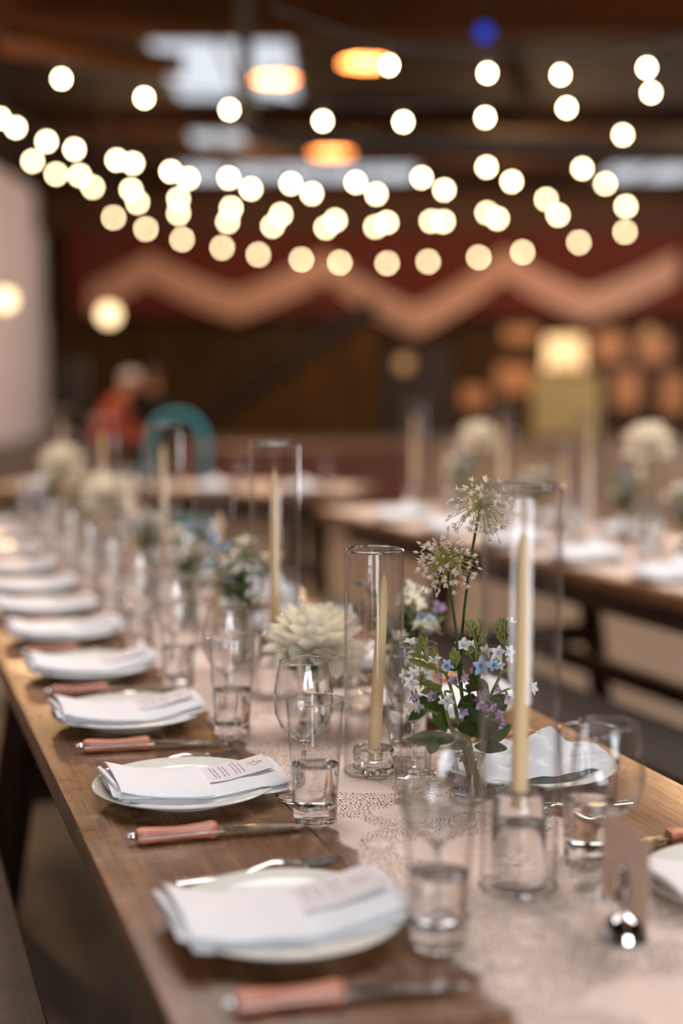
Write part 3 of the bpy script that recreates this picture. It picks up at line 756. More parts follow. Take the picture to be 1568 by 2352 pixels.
def sprig(label, path, blossoms, buds, leaves, twigs, group='flower stems in the bud vase', mats=(1, 1)):
    """path: pixel points with depth offsets, from the mouth of the vase upwards"""
    t = thing('flower_sprig', label, 'flower', foot, 0, group); off = -foot
    pts = [foot + V((rs.uniform(-.008, .008), rs.uniform(-.008, .008), 0)), V((VB.x + rs.uniform(-.006, .006), VB.y + rs.uniform(-.006, .006), ZT + .042)), mouth + V((rs.uniform(-.012, .012), rs.uniform(-.012, .012), 0))] + [q(*p) for p in path]
    c = curve(pts, 6); bm = B(); n = len(c)
    tube(bm, [p + off for p in c], [.0031 - .0014 * i / n for i in range(n)], 7)
    for tw in twigs:
        cc = curve([q(*p) for p in tw], 5); tube(bm, [p + off for p in cc], [.0019 - .0007 * i / len(cc) for i in range(len(cc))], 6)
    obj('stem', bm, M['stem'], t)
    for (x, y, dy, kind, sz, d) in blossoms:
        bm = B(); blossom_bm(bm, q(x, y, dy) + off, V(d), sz * .0112, kind, rs)
        pm = {'w': M['p_white'], 'b': M['p_blue'], 'l': M['p_lav']}[kind]
        o = obj('blossom', bm, [pm, {'w': M['p_blue'], 'b': M['c_blue'], 'l': M['p_lavd']}[kind], M['leafl']], t, recalc=False)
        o['label'] = {'w': 'white five-petal blossom', 'b': 'pale blue five-petal blossom', 'l': 'lavender drooping blossom'}[kind]
    for (x, y, dy, n_) in buds:
        bm = B()
        for k in range(n_ + 3):
            d = V((rs.uniform(-.7, .7), rs.uniform(-.5, .5), 1)).normalized(); c0 = q(x, y, dy) + off + V((rs.uniform(-.005, .005), rs.uniform(-.004, .004), rs.uniform(-.006, .004)))
            bud_bm(bm, c0, d, rs.uniform(.008, .013)); tube(bm, [c0 - d * .008, c0 + d * .002], .0008, 5)
        obj('bud_cluster', bm, M['leafl'], t)
    for (x0, y0, x1, y1, dy0, dy1, w, curl, mt) in leaves:
        a, b = q(x0, y0, dy0) + off, q(x1, y1, dy1) + off; d = b - a; bm = B()
        upv = V((rs.uniform(-.3, .3), -.8, .55))
        petal(bm, Matrix.Translation(a) @ frame_to(d, upv), d.length * 1.12, w * 1.25, cup=-.16, tip=.75, nu=12, nv=6, curl=curl, ruffle=.03)
        bmesh.ops.solidify(bm, geom=bm.faces[:], thickness=.0004)
        obj('leaf', bm, M['leaf'] if mt == 0 else M['leafl'], t)
    return t
F_ = (-.25, -.9, .35); U_ = (0, -.35, .9); Lf = (-.8, -.5, .3); Dn = (.1, -.6, -.8); Rt = (.7, -.6, .2)
sprig('leafy sprig leaning left with white and blue blossoms in the flared bud vase', [(1052, 1660, -.01), (1040, 1600, -.015), (1024, 1550, -.018), (1000, 1535, -.02), (982, 1518, -.02)],
      [(943, 1478, -.02, 'w', 1.0, U_), (998, 1517, -.02, 'w', .95, (-.2, -.4, .8)), (1024, 1530, -.03, 'b', .95, (.3, -.8, .45)), (978, 1550, -.03, 'w', 1.1, (-.1, -.9, -.1)), (1003, 1545, -.025, 'l', 1.0, Dn), (1027, 1610, -.035, 'w', 1.1, F_)],
      [(971, 1482, -.02, 6), (1043, 1510, -.025, 8), (958, 1492, -.02, 2)],
      [(1000, 1536, 945, 1512, -.02, -.03, .008, -.15, 1), (985, 1510, 940, 1503, -.02, -.01, .006, .1, 1), (994, 1512, 997, 1488, -.02, -.02, .008, .05, 1), (1013, 1627, 962, 1602, -.02, -.05, .017, -.2, 0), (1020, 1682, 1004, 1612, -.01, -.03, .018, -.08, 0), (1045, 1695, 964, 1682, -.01, -.055, .019, -.3, 0), (1002, 1692, 988, 1728, -.045, -.05, .016, .1, 0)],
      [[(1000, 1535, -.02), (982, 1518, -.02), (971, 1490, -.02)], [(985, 1520, -.02), (960, 1498, -.02), (945, 1484, -.02)], [(1024, 1550, -.018), (1030, 1535, -.02), (1043, 1515, -.025)], [(1036, 1590, -.015), (1022, 1588, -.025), (1024, 1602, -.03)], [(1000, 1535, -.02), (996, 1525, -.02)]])
sprig('low sprig reaching far left with white and lavender blossoms from the bud vase', [(1040, 1680, -.02), (1022, 1625, -.03), (1010, 1585, -.04), (985, 1572, -.05), (962, 1570, -.05)],
      [(933, 1553, -.05, 'w', 1.0, Lf), (946, 1566, -.06, 'w', 1.05, (-.4, -.8, .1)), (950, 1548, -.05, 'w', .9, (-.2, -.5, .7)), (947, 1594, -.05, 'l', .95, Dn), (966, 1624, -.06, 'w', 1.0, Lf), (996, 1600, -.05, 'l', 1.1, (-.3, -.7, .3)), (955, 1590, -.05, 'l', .8, Dn)],
      [(968, 1560, -.05, 3)],
      [(1015, 1577, 968, 1567, -.045, -.06, .010, .1, 1), (1012, 1580, 970, 1588, -.045, -.05, .010, -.1, 1), (985, 1620, 942, 1645, -.05, -.06, .013, -.35, 0), (1008, 1598, 998, 1580, -.04, -.04, .010, .1, 0)],
      [[(985, 1572, -.05), (962, 1570, -.05), (946, 1572, -.055)], [(1005, 1640, -.04), (985, 1632, -.05), (968, 1628, -.06)], [(962, 1570, -.05), (948, 1560, -.05), (936, 1556, -.05)]])
sprig('upright sprig with pale green buds above a blue blossom in the bud vase', [(1070, 1650, .0), (1078, 1590, .0), (1090, 1530, .0), (1094, 1480, .0)],
      [(1064, 1484, -.01, 'w', 1.25, (-.1, -.75, .6)), (1081, 1482, .0, 'w', .8, (.6, -.3, .7)), (1104, 1529, -.03, 'b', 1.3, (.1, -1, .1)), (1090, 1533, -.02, 'l', .9, (-.3, -.8, -.2)), (1064, 1548, -.03, 'l', 1.05, Dn), (1044, 1564, -.035, 'l', 1.15, (-.3, -.8, .3)), (1060, 1630, -.035, 'l', 1.1, (.2, -.8, -.2)), (1050, 1497, 0, 'w', .8, (-.6, -.3, .7))],
      [(1083, 1445, .0, 7), (1112, 1440, .0, 3), (1101, 1458, 0, 2)],
      [(1095, 1482, 1070, 1500, 0, -.01, .008, -.1, 1), (1094, 1500, 1118, 1508, 0, -.01, .010, -.1, 1), (1070, 1572, 1100, 1575, -.02, -.04, .016, -.12, 0), (1072, 1562, 1102, 1550, -.02, -.03, .017, .1, 0), (1050, 1670, 1112, 1655, -.02, -.05, .021, -.15, 0), (1050, 1625, 1080, 1600, -.01, -.02, .013, .15, 0), (1060, 1615, 1110, 1655, -.03, -.05, .018, -.22, 0), (1030, 1535, 1062, 1528, -.02, -.03, .009, .1, 0)],
      [[(1094, 1480, 0), (1088, 1462, 0), (1084, 1450, 0)], [(1097, 1480, 0), (1108, 1462, 0), (1112, 1446, 0)], [(1090, 1530, 0), (1078, 1505, -.005), (1066, 1492, -.01)], [(1078, 1590, 0), (1055, 1580, -.02), (1044, 1570, -.03)]])
sprig('sprig leaning right behind the tall cylinder with white blossoms and green buds', [(1095, 1660, .01), (1125, 1600, .015), (1150, 1545, .02), (1160, 1490, .02)],
      [(1145, 1500, .0, 'w', 1.15, F_), (1168, 1498, .01, 'w', 1.0, (.4, -.7, .4)), (1171, 1430, .02, 'w', .95, (.3, -.3, .9)), (1134, 1528, .0, 'b', 1.0, F_), (1168, 1512, .01, 'w', .8, Rt), (1219, 1580, .02, 'w', 1.05, Rt), (1118, 1497, .0, 'w', 1.0, (-.4, -.7, .4)), (1111, 1580, -.01, 'l', 1.1, Dn), (1142, 1575, 0, 'l', 1.0, Dn), (1163, 1594, .01, 'l', .9, Dn), (1150, 1529, 0, 'w', .7, F_)],
      [(1156, 1433, .02, 6), (1140, 1445, .02, 3), (1212, 1530, .02, 3)],
      [(1160, 1480, 1140, 1455, .02, .01, .007, .1, 1), (1165, 1540, 1205, 1528, .02, .02, .008, .1, 1), (1150, 1600, 1135, 1620, .0, -.02, .016, .1, 0), (1105, 1640, 1155, 1600, .0, .0, .018, .1, 0), (1180, 1560, 1222, 1562, .02, .02, .008, .1, 1), (1120, 1610, 1100, 1560, 0, -.02, .016, .1, 0)],
      [[(1160, 1490, .02), (1158, 1465, .02), (1156, 1440, .02)], [(1160, 1480, .02), (1172, 1458, .02), (1172, 1438, .02)], [(1130, 1600, .015), (1175, 1580, .02), (1214, 1582, .02)], [(1150, 1545, .02), (1180, 1532, .02), (1210, 1532, .02)]])
sprig('short sprig of lavender blossoms and dark leaves low at the right of the bud vase', [(1105, 1680, -.01), (1122, 1650, -.02), (1130, 1615, -.025)],
      [(1099, 1592, -.03, 'l', 1.2, Dn), (1098, 1610, -.04, 'l', 1.1, Dn), (1141, 1640, -.03, 'l', 1.1, (.2, -.9, .2)), (1152, 1650, -.03, 'l', 1.0, Dn), (1113, 1628, -.03, 'l', .9, F_), (1135, 1628, -.03, 'l', .9, F_), (1148, 1660, -.03, 'l', .8, Dn)],
      [], [(1090, 1690, 1135, 1665, -.02, -.04, .018, -.1, 0), (1110, 1700, 1165, 1668, .0, -.01, .02, -.1, 0), (1090, 1712, 1152, 1712, .0, -.02, .016, -.25, 0), (1080, 1705, 1040, 1712, -.02, -.03, .012, -.2, 0), (1090, 1640, 1080, 1595, -.01, -.02, .015, .1, 0), (1120, 1640, 1160, 1622, -.01, .0, .015, .05, 0), (1078, 1690, 1098, 1660, -.02, -.03, .015, -.1, 0)],
      [[(1122, 1650, -.02), (1140, 1645, -.03)], [(1130, 1615, -.025), (1110, 1600, -.03)]])

def allium(label, path, c, R, n, seed, group='allium flowers in the bud vase'):
    rs2 = random.Random(seed); t = thing('allium_flower', label, 'flower', foot, 0, group); off = -foot
    C0 = q(*c) + off; pts = [foot + off + V((.004, .006, 0)), mouth + off + V((.002, .006, -.04))] + [q(*p) + off for p in path] + [C0]
    cc = curve(pts, 8); bm = B(); tube(bm, cc, [.0021 - .0004 * i / len(cc) for i in range(len(cc))], 8); obj('stem', bm, M['stemd'], t)
    axis = (cc[-1] - cc[-4]).normalized()
    bm = B(); bm2 = B()
    for k in range(n):
        zc = 1 - (k + .5) / n * 1.78; ph = k * 2.39996 + rs2.uniform(-.2, .2); rr = math.sqrt(max(0, 1 - zc * zc))
        loc = frame_to(axis).to_3x3(); d = (loc @ V((rr * math.cos(ph), zc, rr * math.sin(ph)))).normalized()
        r = R * rs2.uniform(.55, 1.16); e = C0 + d * r + V((0, 0, -.004 * (1 - zc)))
        mid = C0 + d * r * .5 + V((rs2.uniform(-.003, .003), rs2.uniform(-.003, .003), .003))
        tube(bm, curve([C0, mid, e], 3), .00042, 4, cap=False)
        dd = (e - mid).normalized()
        if rs2.random() < .45: bud_bm(bm2, e, dd, rs2.uniform(.006, .0085))
        else:
            fm = Matrix.Translation(e) @ frame_to(dd)
            for j in range(6):
                m = fm @ Matrix.Rotation(2 * PI * j / 6, 4, 'Y'); tilt = rs2.uniform(.5, 1.1)
                px = V((math.cos(tilt), math.sin(tilt), 0)); pn = V((-math.sin(tilt), math.cos(tilt), 0))
                petal(bm2, m @ Matrix((px.cross(pn), px, pn)).transposed().to_4x4(), rs2.uniform(.0066, .0088), .0026, cup=.2, tip=.7, nu=3, nv=2)
    obj('pedicels', bm, M['pedicel'], t); o = obj('florets', bm2, M['p_pink'], t, recalc=False)
    return t
allium('taller pale allium head partly behind the tallest glass cylinder', [(1058, 1560, .02), (1064, 1420, .02), (1082, 1280, .02), (1096, 1200, .02)], (1104, 1168, .02), .037, 110, 4)
allium('lower pale allium head, left of the tallest glass cylinder', [(1055, 1560, -.02), (1048, 1460, -.02), (1038, 1390, -.02), (1030, 1340, -.02)], (1022, 1292, -.02), .037, 110, 9)

# big cream bloom and other table flowers
def mk_dahlia(H0=.118):
    t = thing('cream_bloom', '', 'flower'); rs3 = random.Random(5); bm = B()
    for ring, (n, tilt, L, W) in enumerate(((15, -.35, .078, .044), (15, -.05, .080, .046), (15, .25, .080, .046), (14, .55, .078, .044), (13, .82, .074, .042), (11, 1.05, .068, .038), (9, 1.25, .060, .034), (6, 1.45, .052, .028))):
        for k in range(n):
            a = 2 * PI * (k + .5 * (ring % 2)) / n + rs3.uniform(-.12, .12); tl = tilt + rs3.uniform(-.12, .12)
            px = V((math.cos(a) * math.cos(tl), math.sin(a) * math.cos(tl), math.sin(tl)))
            pn = V((-math.cos(a) * math.sin(tl), -math.sin(a) * math.sin(tl), math.cos(tl)))
            m = Matrix.Translation(V((0, 0, H0 + ring * .003)) + px * .006) @ Matrix((px.cross(pn), px, pn)).transposed().to_4x4()
            petal(bm, m, L * rs3.uniform(.9, 1.1), W, cup=.35, tip=.5, nu=7, nv=4, curl=rs3.uniform(.0, .22), ruffle=.03)
    obj('petals', bm, M['p_cream'], t, recalc=False)
    bm = B(); tube(bm, curve([(0.01, 0, .012), (.004, 0, .07), (0, 0, H0 + .01)], 5), .003, 7); obj('stem', bm, M['stem'], t)
    bm = B()
    for a, z, l in ((.4, .10, .07), (2.6, .095, .06), (4.4, .105, .07)) + (((1.2, .15, .06), (3.5, .17, .05)) if H0 > .19 else ()):
        petal(bm, Matrix.Translation((0, 0, z)) @ frame_to((math.cos(a), math.sin(a), .35), (0, 0, 1)), l, .024, cup=-.2, tip=.75, nu=8, nv=4, curl=-.25)
    obj('leaves', bm, M['leaf'], t, recalc=False); return t
def mk_bunch(seed, cream=4, lav=4, blue=4, spread=.075, Hh=.23, dense=88):
    """a bunch of small stems: foliage, white, lavender and blue blossoms"""
    def f():
        rs3 = random.Random(seed); t = thing('flower_bunch', '', 'flowers'); bs = B(); bl = B(); tips = []
        for k in range(11):
            a = rs3.uniform(0, 2 * PI); r = spread * math.sqrt(rs3.random()); z = Hh * rs3.uniform(.62, 1.0)
            e = V((r * math.cos(a), r * math.sin(a), z)); tube(bs, curve([(rs3.uniform(-.008, .008), rs3.uniform(-.008, .008), .012), (e.x * .12, e.y * .12, .085), (e.x * .6, e.y * .6, z * .68), e], 4), .0016, 5); tips.append(e)
            for j in range(dense // 11):
                u = rs3.uniform(.35, .97); p0 = V((e.x * u * u, e.y * u * u, .09 + (z - .09) * u)); b = rs3.uniform(0, 2 * PI)
                petal(bl, Matrix.Translation(p0) @ frame_to((math.cos(b), math.sin(b), rs3.uniform(-.3, .8))), rs3.uniform(.028, .05), rs3.uniform(.012, .02), cup=-.2, tip=.75, nu=6, nv=4, curl=rs3.uniform(-.3, .1))
        obj('stems', bs, M['stem'], t); obj('leaves', bl, M['leaf'], t, recalc=False)
        i = 0
        for cnt, kind, mt in ((cream, 'w', M['p_cream']), (lav, 'l', M['p_lav']), (blue, 'b', M['p_blue'])):
            for k in range(cnt):
                e = tips[i % len(tips)]; i += 1; bm = B()
                for j in range(4):
                    d = V((rs3.uniform(-.8, .8), rs3.uniform(-.9, .3), rs3.uniform(.2, 1))).normalized()
                    blossom_bm(bm, e + V((rs3.uniform(-.014, .014), rs3.uniform(-.014, .014), rs3.uniform(-.018, .012))), d, .011 if kind != 'w' else .015, kind, rs3)
                obj('blossoms', bm, [mt, M['c_blue'] if kind == 'b' else mt, M['leafl']], t, recalc=False)
        return t
    return f
# (s, t, kind, who)
vlist = []
pk = T1.p(2.06, .40, ZT + .003); p725 = ony(722, 1480, 2.24)
pk = V((p725.x, 2.24, ZT + .003))
place('vase', mk_bud_vase, pk, 0, 'clear bud vase under the big cream bloom, left of the short cylinder', 'bud vases')
place('dahlia', mk_dahlia, pk, .3, 'big ruffled cream bloom in focus-soft middle of the table, left of short cylinder', 'cream blooms')
FLW = [(2.13, .565, 'bu1', 'right behind the short cylinder'), (2.655, .44, 'bu2', 'left of the third cylinder'), (3.15, .44, 'bu3', 'just before the fifth cylinder'),
       (3.62, .44, 'bu1', 'just behind the fifth cylinder'), (4.52, .42, 'bu2', 'far along the runner'), (5.38, .44, 'bu3', 'at the far end of the runner')]
MK = {'bu1': mk_bunch(21, 7, 3, 3, .07), 'bu2': mk_bunch(33, 3, 3, 3, .072, .26), 'bu3': mk_bunch(45, 6, 2, 3, .07, .22)}
for i, (s, t_, kd, who) in enumerate(FLW):
    p = T1.p(s, t_, ZT + .003)
    place('vase', mk_bud_vase, p, 0, 'bud vase with a mixed flower bunch, ' + who, 'bud vases')
    place(kd, MK[kd], p, i * 1.3, 'mixed bunch of greenery and small flowers, ' + who, 'flower bunches')
def bloom(p, H, i, who, grp):
    o = place('dahlia%.2f' % H, lambda: mk_dahlia(H), p, i * 1.1, 'cream bloom standing tall in a vase, ' + who, 'cream blooms')
    place('vase', None, p, 0, 'bud vase under a tall cream bloom, ' + who, grp)
bloom(T1.p(4.08, .41, ZT + .003), .20, 0, 'left of the fifth cylinder', 'bud vases')
bloom(T1.p(5.0, .40, ZT + .003), .24, 1, 'far left end of the long table', 'bud vases')
# small clear votive in front of the bouquet
def mk_votive():
    bm = B(); lathe(bm, [(0, 0), (.0225, 0), (.0240, .002), (.0245, .062), (.0238, .063), (.0228, .062), (.0222, .012), (0, .010)], 40)
    return tag(obj('votive_glass', bm, M['thin']), '', 'candle glass')
place('votive', mk_votive, onz(947, 1840, ZT + .003), 0, 'small straight clear votive glass, left in front of the bud vase', 'votive glasses')
place('votive', mk_votive, onz(1015, 1800, ZT + .003), 0, 'small clear votive glass just behind the bud vase', 'votive glasses')

# table card in a silver dome holder
hp = onz(1430, 2150, ZT + .003)
HS = 1.2
h = thing('card_holder', 'silver dome card holder with ring clip at lower right on the lace', 'card holder', hp); h.scale = (HS, HS, HS)
bm = B(); lathe(bm, [(0, 0), (.0205, 0), (.0215, .0015), (.0205, .004), (.0185, .0095), (.0140, .0150), (.0070, .0185), (.0035, .020), (.0028, .026), (0, .027)], 40); obj('dome_base', bm, M['chrome'], h)
a1 = V((ony(1392, 2000, 1.462).x, 1.462)); a2 = V((ony(1500, 2000, 1.355).x, 1.355))
da = (a2 - a1).normalized()
for k in (-1, 1):
    bm = B(); cc = [V((da.x * .0085 * math.sin(th), da.y * .0085 * math.sin(th), .042 - .0165 * math.cos(th))) + V((-da.y, da.x, 0)) * (.0022 * k) for th in [2 * PI * i / 24 for i in range(25)]]
    tube(bm, cc, .0017, 8); obj('ring_clip', bm, M['chrome'], h)
bm = B(); z0, z1 = .783, .868
nv = V((-da.y, da.x)) * .0003
mid = V((hp.x, hp.y)); half = (a2 - a1).length / 2
ca, cb = mid - da * half * .95, mid + da * half * 1.05
vsx = []
for (pp, z) in ((ca, z0), (cb, z0), (cb, z1), (ca, z1)):
    vsx.append((bm.verts.new((pp.x - nv.x, pp.y - nv.y, z)), bm.verts.new((pp.x + nv.x, pp.y + nv.y, z))))
bm.faces.new([v[0] for v in vsx]); bm.faces.new([v[1] for v in vsx][::-1])
for i in range(4):
    j = (i + 1) % 4; bm.faces.new((vsx[i][0], vsx[i][1], vsx[j][1], vsx[j][0]))
tag(obj('table_card', bm, M['card'], smooth=False), 'plain blush paper table card standing in the silver dome holder', 'card')

# ------------------------------------------------------------------ things on the right-hand table and the far crosswise table
S2 = [1.35, 1.8, 2.25, 2.7, 3.15, 3.6, 4.05]
for i, s in enumerate(S2):
    who = LC[i] + ' place from the right, right-hand table'
    a = T2.a
    place('plate', mk_plate, T2.p(s, .153, ZT + .002), a, 'white dinner plate under a gathered napkin, ' + who, 'right table plates')
    place('gathered', mk_gathered, T2.p(s, .153, ZT + .004), a, 'gathered white napkin on a plate, ' + who, 'right table napkins')
    place('tumbler', mk_tumbler, T2.p(s - .15, .29, ZT + .002), 0, 'clear tumbler of water, ' + who, 'right table tumblers')
    place('wine', mk_wine, T2.p(s - .06, .31, ZT + .002), 0, 'stemmed wine glass, ' + who, 'right table wine glasses')
    place('plate', mk_plate, T2.p(s + .1, TW - .153, ZT + .002), a, 'white dinner plate on the far side, ' + who, 'right table plates')
    place('tumbler', mk_tumbler, T2.p(s + .25, TW - .29, ZT + .002), 0, 'clear tumbler of water on the far side, ' + who, 'right table tumblers')
    place('wine', mk_wine, T2.p(s + .16, TW - .31, ZT + .002), 0, 'stemmed wine glass on the far side, ' + who, 'right table wine glasses')
    place('gathered', mk_gathered, T2.p(s + .1, TW - .153, ZT + .004), a + PI, 'gathered white napkin on the far side, ' + who, 'right table napkins')
for i, (s, t_, tall) in enumerate(((3.10, .40, 1), (3.36, .46, 0), (3.74, .42, 1), (4.28, .46, 0), (4.50, .41, 1))):
    p = T2.p(s, t_, ZT + .003); who = LC[i] + ' from the right, right-hand table'
    if tall:
        place('hur_t', None, p, 0, 'tall glass hurricane cylinder, ' + who, 'right table cylinders'); place('hold_t', None, p, 0, 'tall glass candle holder, ' + who, 'right table candle holders'); place('tap_t', None, p + V((0, 0, .0925)), 0, 'ivory taper candle in a tall cylinder, ' + who, 'right table candles')
    else:
        place('hur_l', None, p, 0, 'short glass hurricane cylinder, ' + who, 'right table cylinders'); place('hold_l', None, p, 0, 'low glass candle holder, ' + who, 'right table candle holders'); place('tap_l', None, p + V((0, 0, .018)), 0, 'ivory taper candle in a short cylinder, ' + who, 'right table candles')
for i, (s, kd) in enumerate(((2.60, 'bu3'), (2.95, 'bu2'), (3.54, 'bu1'), (4.12, 'bu3'))):
    p = T2.p(s, .45, ZT + .003); who = LC[i] + ' from the right, right-hand table'
    place('vase', None, p, 0, 'bud vase with a flower bunch, ' + who, 'right table vases'); place(kd, None, p, i * 2.1, 'bunch of greenery and pale flowers, ' + who, 'right table flowers')
bloom(T2.p(2.78, .42, ZT + .003), .33, 2, 'near half of the right-hand table', 'right table vases')
bloom(T2.p(3.93, .42, ZT + .003), .30, 3, 'far half of the right-hand table', 'right table vases')
for i in range(4):
    s = .28 + .44 * i; who = LC[i] + ' from the right on the crosswise far table'
    p = T3.p(s, .15, ZT); place('plate', None, p, T3.a, 'white dinner plate, ' + who, 'far table plates'); place('gathered', None, p + V((0, 0, .002)), T3.a, 'gathered white napkin, ' + who, 'far table napkins')
    place('tumbler', None, T3.p(s - .1, .32, ZT + .003), 0, 'clear tumbler, ' + who, 'far table tumblers')

# ------------------------------------------------------------------ string lights
STR = [
 ('topmost string of warm bulbs, upper right under the ceiling', 5.2, [(893, 150), (1119, 168), (1287, 172), (1485, 156)]),
 ('second string of warm bulbs from the top, sagging across the whole hall', 6.1, [(141, 181), (331, 225), (527, 252), (741, 278), (926, 280), (1114, 270), (1301, 248), (1495, 213)]),
 ('third string of warm bulbs from the top, beginning highest at the left wall', 8.2, [(0, 272), (36, 293), (107, 325), (171, 343), (268, 368), (392, 394), (525, 409), (668, 422), (817, 419), (968, 408), (1117, 384), (1430, 310)]),
 ('fourth string of warm bulbs from the top, paired just below the third', 9.0, [(305, 375), (432, 410), (576, 434), (716, 445), (864, 446), (1020, 436), (1175, 417), (1337, 387)]),
 ('fifth string of warm bulbs from the top', 10.3, [(75, 370), (183, 403), (301, 436), (410, 457), (531, 478), (645, 493), (770, 506), (888, 511), (1018, 509), (1142, 502), (1281, 494), (1437, 474)]),
 ('sixth string of warm bulbs from the top, tangled with the fifth', 11.2, [(129, 400), (213, 430), (316, 465), (410, 490), (523, 509), (626, 519), (748, 523), (862, 521), (990, 508), (1118, 489), (1254, 458), (1390, 422)]),
 ('lowest string of warm bulbs, just above the cloth swags', 13.4, [(261, 500), (335, 526), (418, 550), (510, 569), (593, 585), (692, 596), (780, 603), (889, 605), (983, 601), (1099, 591), (1200, 579), (1329, 557), (1435, 533)]),
]
bmB = B(); ball(bmB, (0, 0, 0), .0155, 14, 9, (1, 1, 1.12)); bulb0 = obj('bulb', bmB, M['bulb']); bulb_me = bulb0.data; bpy.data.objects.remove(bulb0)
bmB = B(); lathe(bmB, [(0, .062), (.008, .06), (.0105, .05), (.0105, .024), (0, .02)], 10); s0_ = obj('socket', bmB, M['black']); sock_me = s0_.data; bpy.data.objects.remove(s0_)
for lab, Y, pts in STR:
    t = thing('string_light', lab, 'string lights', group='string lights')
    P3 = [ony(x, y, Y) for x, y in pts]
    up = V((0, 0, .065)); c0 = [p + up for p in P3]
    first = c0[0] + (c0[0] - c0[1]) * (1.2) + V((0, 0, .10)); last = c0[-1] + (c0[-1] - c0[-2]) * 1.6 + V((0, 0, .12))
    first.x = max(first.x, XL + .3); last.x = min(last.x, XR - .3)
    bm = B(); tube(bm, curve([first] + c0 + [last], 4), .004, 5); cab = obj('cable', bm, M['black'], t)
    for p in P3:
        b = bpy.data.objects.new('bulb', bulb_me); COL.objects.link(b); b.parent = t; b.location = p
        k_ = bpy.data.objects.new('socket', sock_me); COL.objects.link(k_); k_.parent = b
# globe lamps
def globe(label, x, y, Y, r, m, watt=0):
    p = ony(x, y, Y); t = thing('globe_lamp', label, 'lamp', p, 0)
    bm = B(); ball(bm, (0, 0, 0), r, 20, 14); obj('globe', bm, M[m], t)
    bm = B(); tube(bm, [(0, 0, r * .9), (0, 0, ZH - p.z)], .006, 6); lathe(bm, [(0, r * 1.5), (r * .3, r * 1.45), (r * .35, r * .9), (0, r * .85)], 12); obj('cord', bm, M['black'], t)
    return p
globe('glowing round globe lamp hanging left, below the string lights', 250, 722, 14.0, .10, 'globe')
globe('glowing round globe lamp cut by the left edge, before the white wall', 12, 688, 11.5, .085, 'globe')
globe('dim orange globe lamp hanging before the dark door', 928, 835, 30.0, .16, 'dimglobe')
globe('dim orange globe lamp hanging before the pictures at right', 1490, 765, 29.0, .13, 'dimglobe')
# dish pendants
def light(name, kind, loc, energy, col, size=.1, rot=None, size_y=None):
    l = bpy.data.lights.new(name, kind); l.energy = energy; l.color = col
    if kind == 'POINT': l.shadow_soft_size = size
    if kind == 'AREA':
        l.shape = 'RECTANGLE'; l.size = size; l.size_y = size_y or size
    o = bpy.data.objects.new(name, l); COL.objects.link(o); o.location = loc
    if rot: o.rotation_euler = rot
    return o
WARM = (1.0, .58, .29)
for lab, x, y, Y, R in (('wide dish pendant lamp glowing orange, top centre beside a bulb', 838, 145, 13.0, .22), ('wide dish pendant lamp glowing orange, below the black pipe', 760, 352, 18.0, .26), ('wide dish pendant lamp glowing orange, in front of the skylight', 632, 182, 14.0, .20)):
    p = ony(x, y, Y); t = thing('pendant_lamp', lab, 'lamp', p, 0, None)
    bm = B(); lathe(bm, [(0, .10), (.03, .10), (.05, .075), (R * .6, .045), (R, .0), (R - .004, -.004), (R * .58, .036), (.04, .062), (0, .064)], 36); obj('lamp_shade', bm, M['dish'], t)
    bm = B(); ball(bm, (0, 0, .018), .035, 12, 8); obj('bulb', bm, M['globe'], t)
    bm = B(); tube(bm, [(0, 0, .09), (0, 0, ZH - p.z)], .008, 6); obj('cord', bm, M['black'], t)
    light('pendant_glow', 'POINT', p + V((0, 0, -.06)), 55, WARM, .06)
# blue stage lamp
p = ony(1113, 75, 11.0); t = thing('stage_lamp', 'small blue stage lamp hanging from the dark ceiling', 'lamp', p)
bm = B(); lathe(bm, [(0, .12), (.05, .12), (.06, .10), (.06, 0), (.055, 0), (.055, .01), (0, .012)], 20, mat=Matrix.Rotation(math.radians(-62), 4, 'X')); obj('housing', bm, M['black'], t)
bm = B(); lathe(bm, [(0, -.004), (.05, -.002), (.052, .008), (0, .01)], 20, mat=Matrix.Rotation(math.radians(-62), 4, 'X')); obj('lens', bm, M['blueled'], t)
bm = B(); tube(bm, [(0, .05, .04), (0, .05, ZH - p.z)], .012, 6); obj('bracket', bm, M['black'], t)
# black pipe with an elbow
Y = 10.0; a, b_, c, d = ony(562, -60, Y), ony(566, 230, Y), ony(590, 305, Y), ony(680, 322, Y); e = ony(1600, 352, Y)
a.z = ZH - .005
bm = B(); tube(bm, [a] + curve([V((a.x, Y, a.z - .2)), b_, c, d], 8) + [e, V((XR - .06, Y, e.z - .1))], .055, 12); tag(obj('duct_pipe', bm, M['blackmetal']), 'black pipe dropping from the ceiling and turning off to the right', 'pipe')

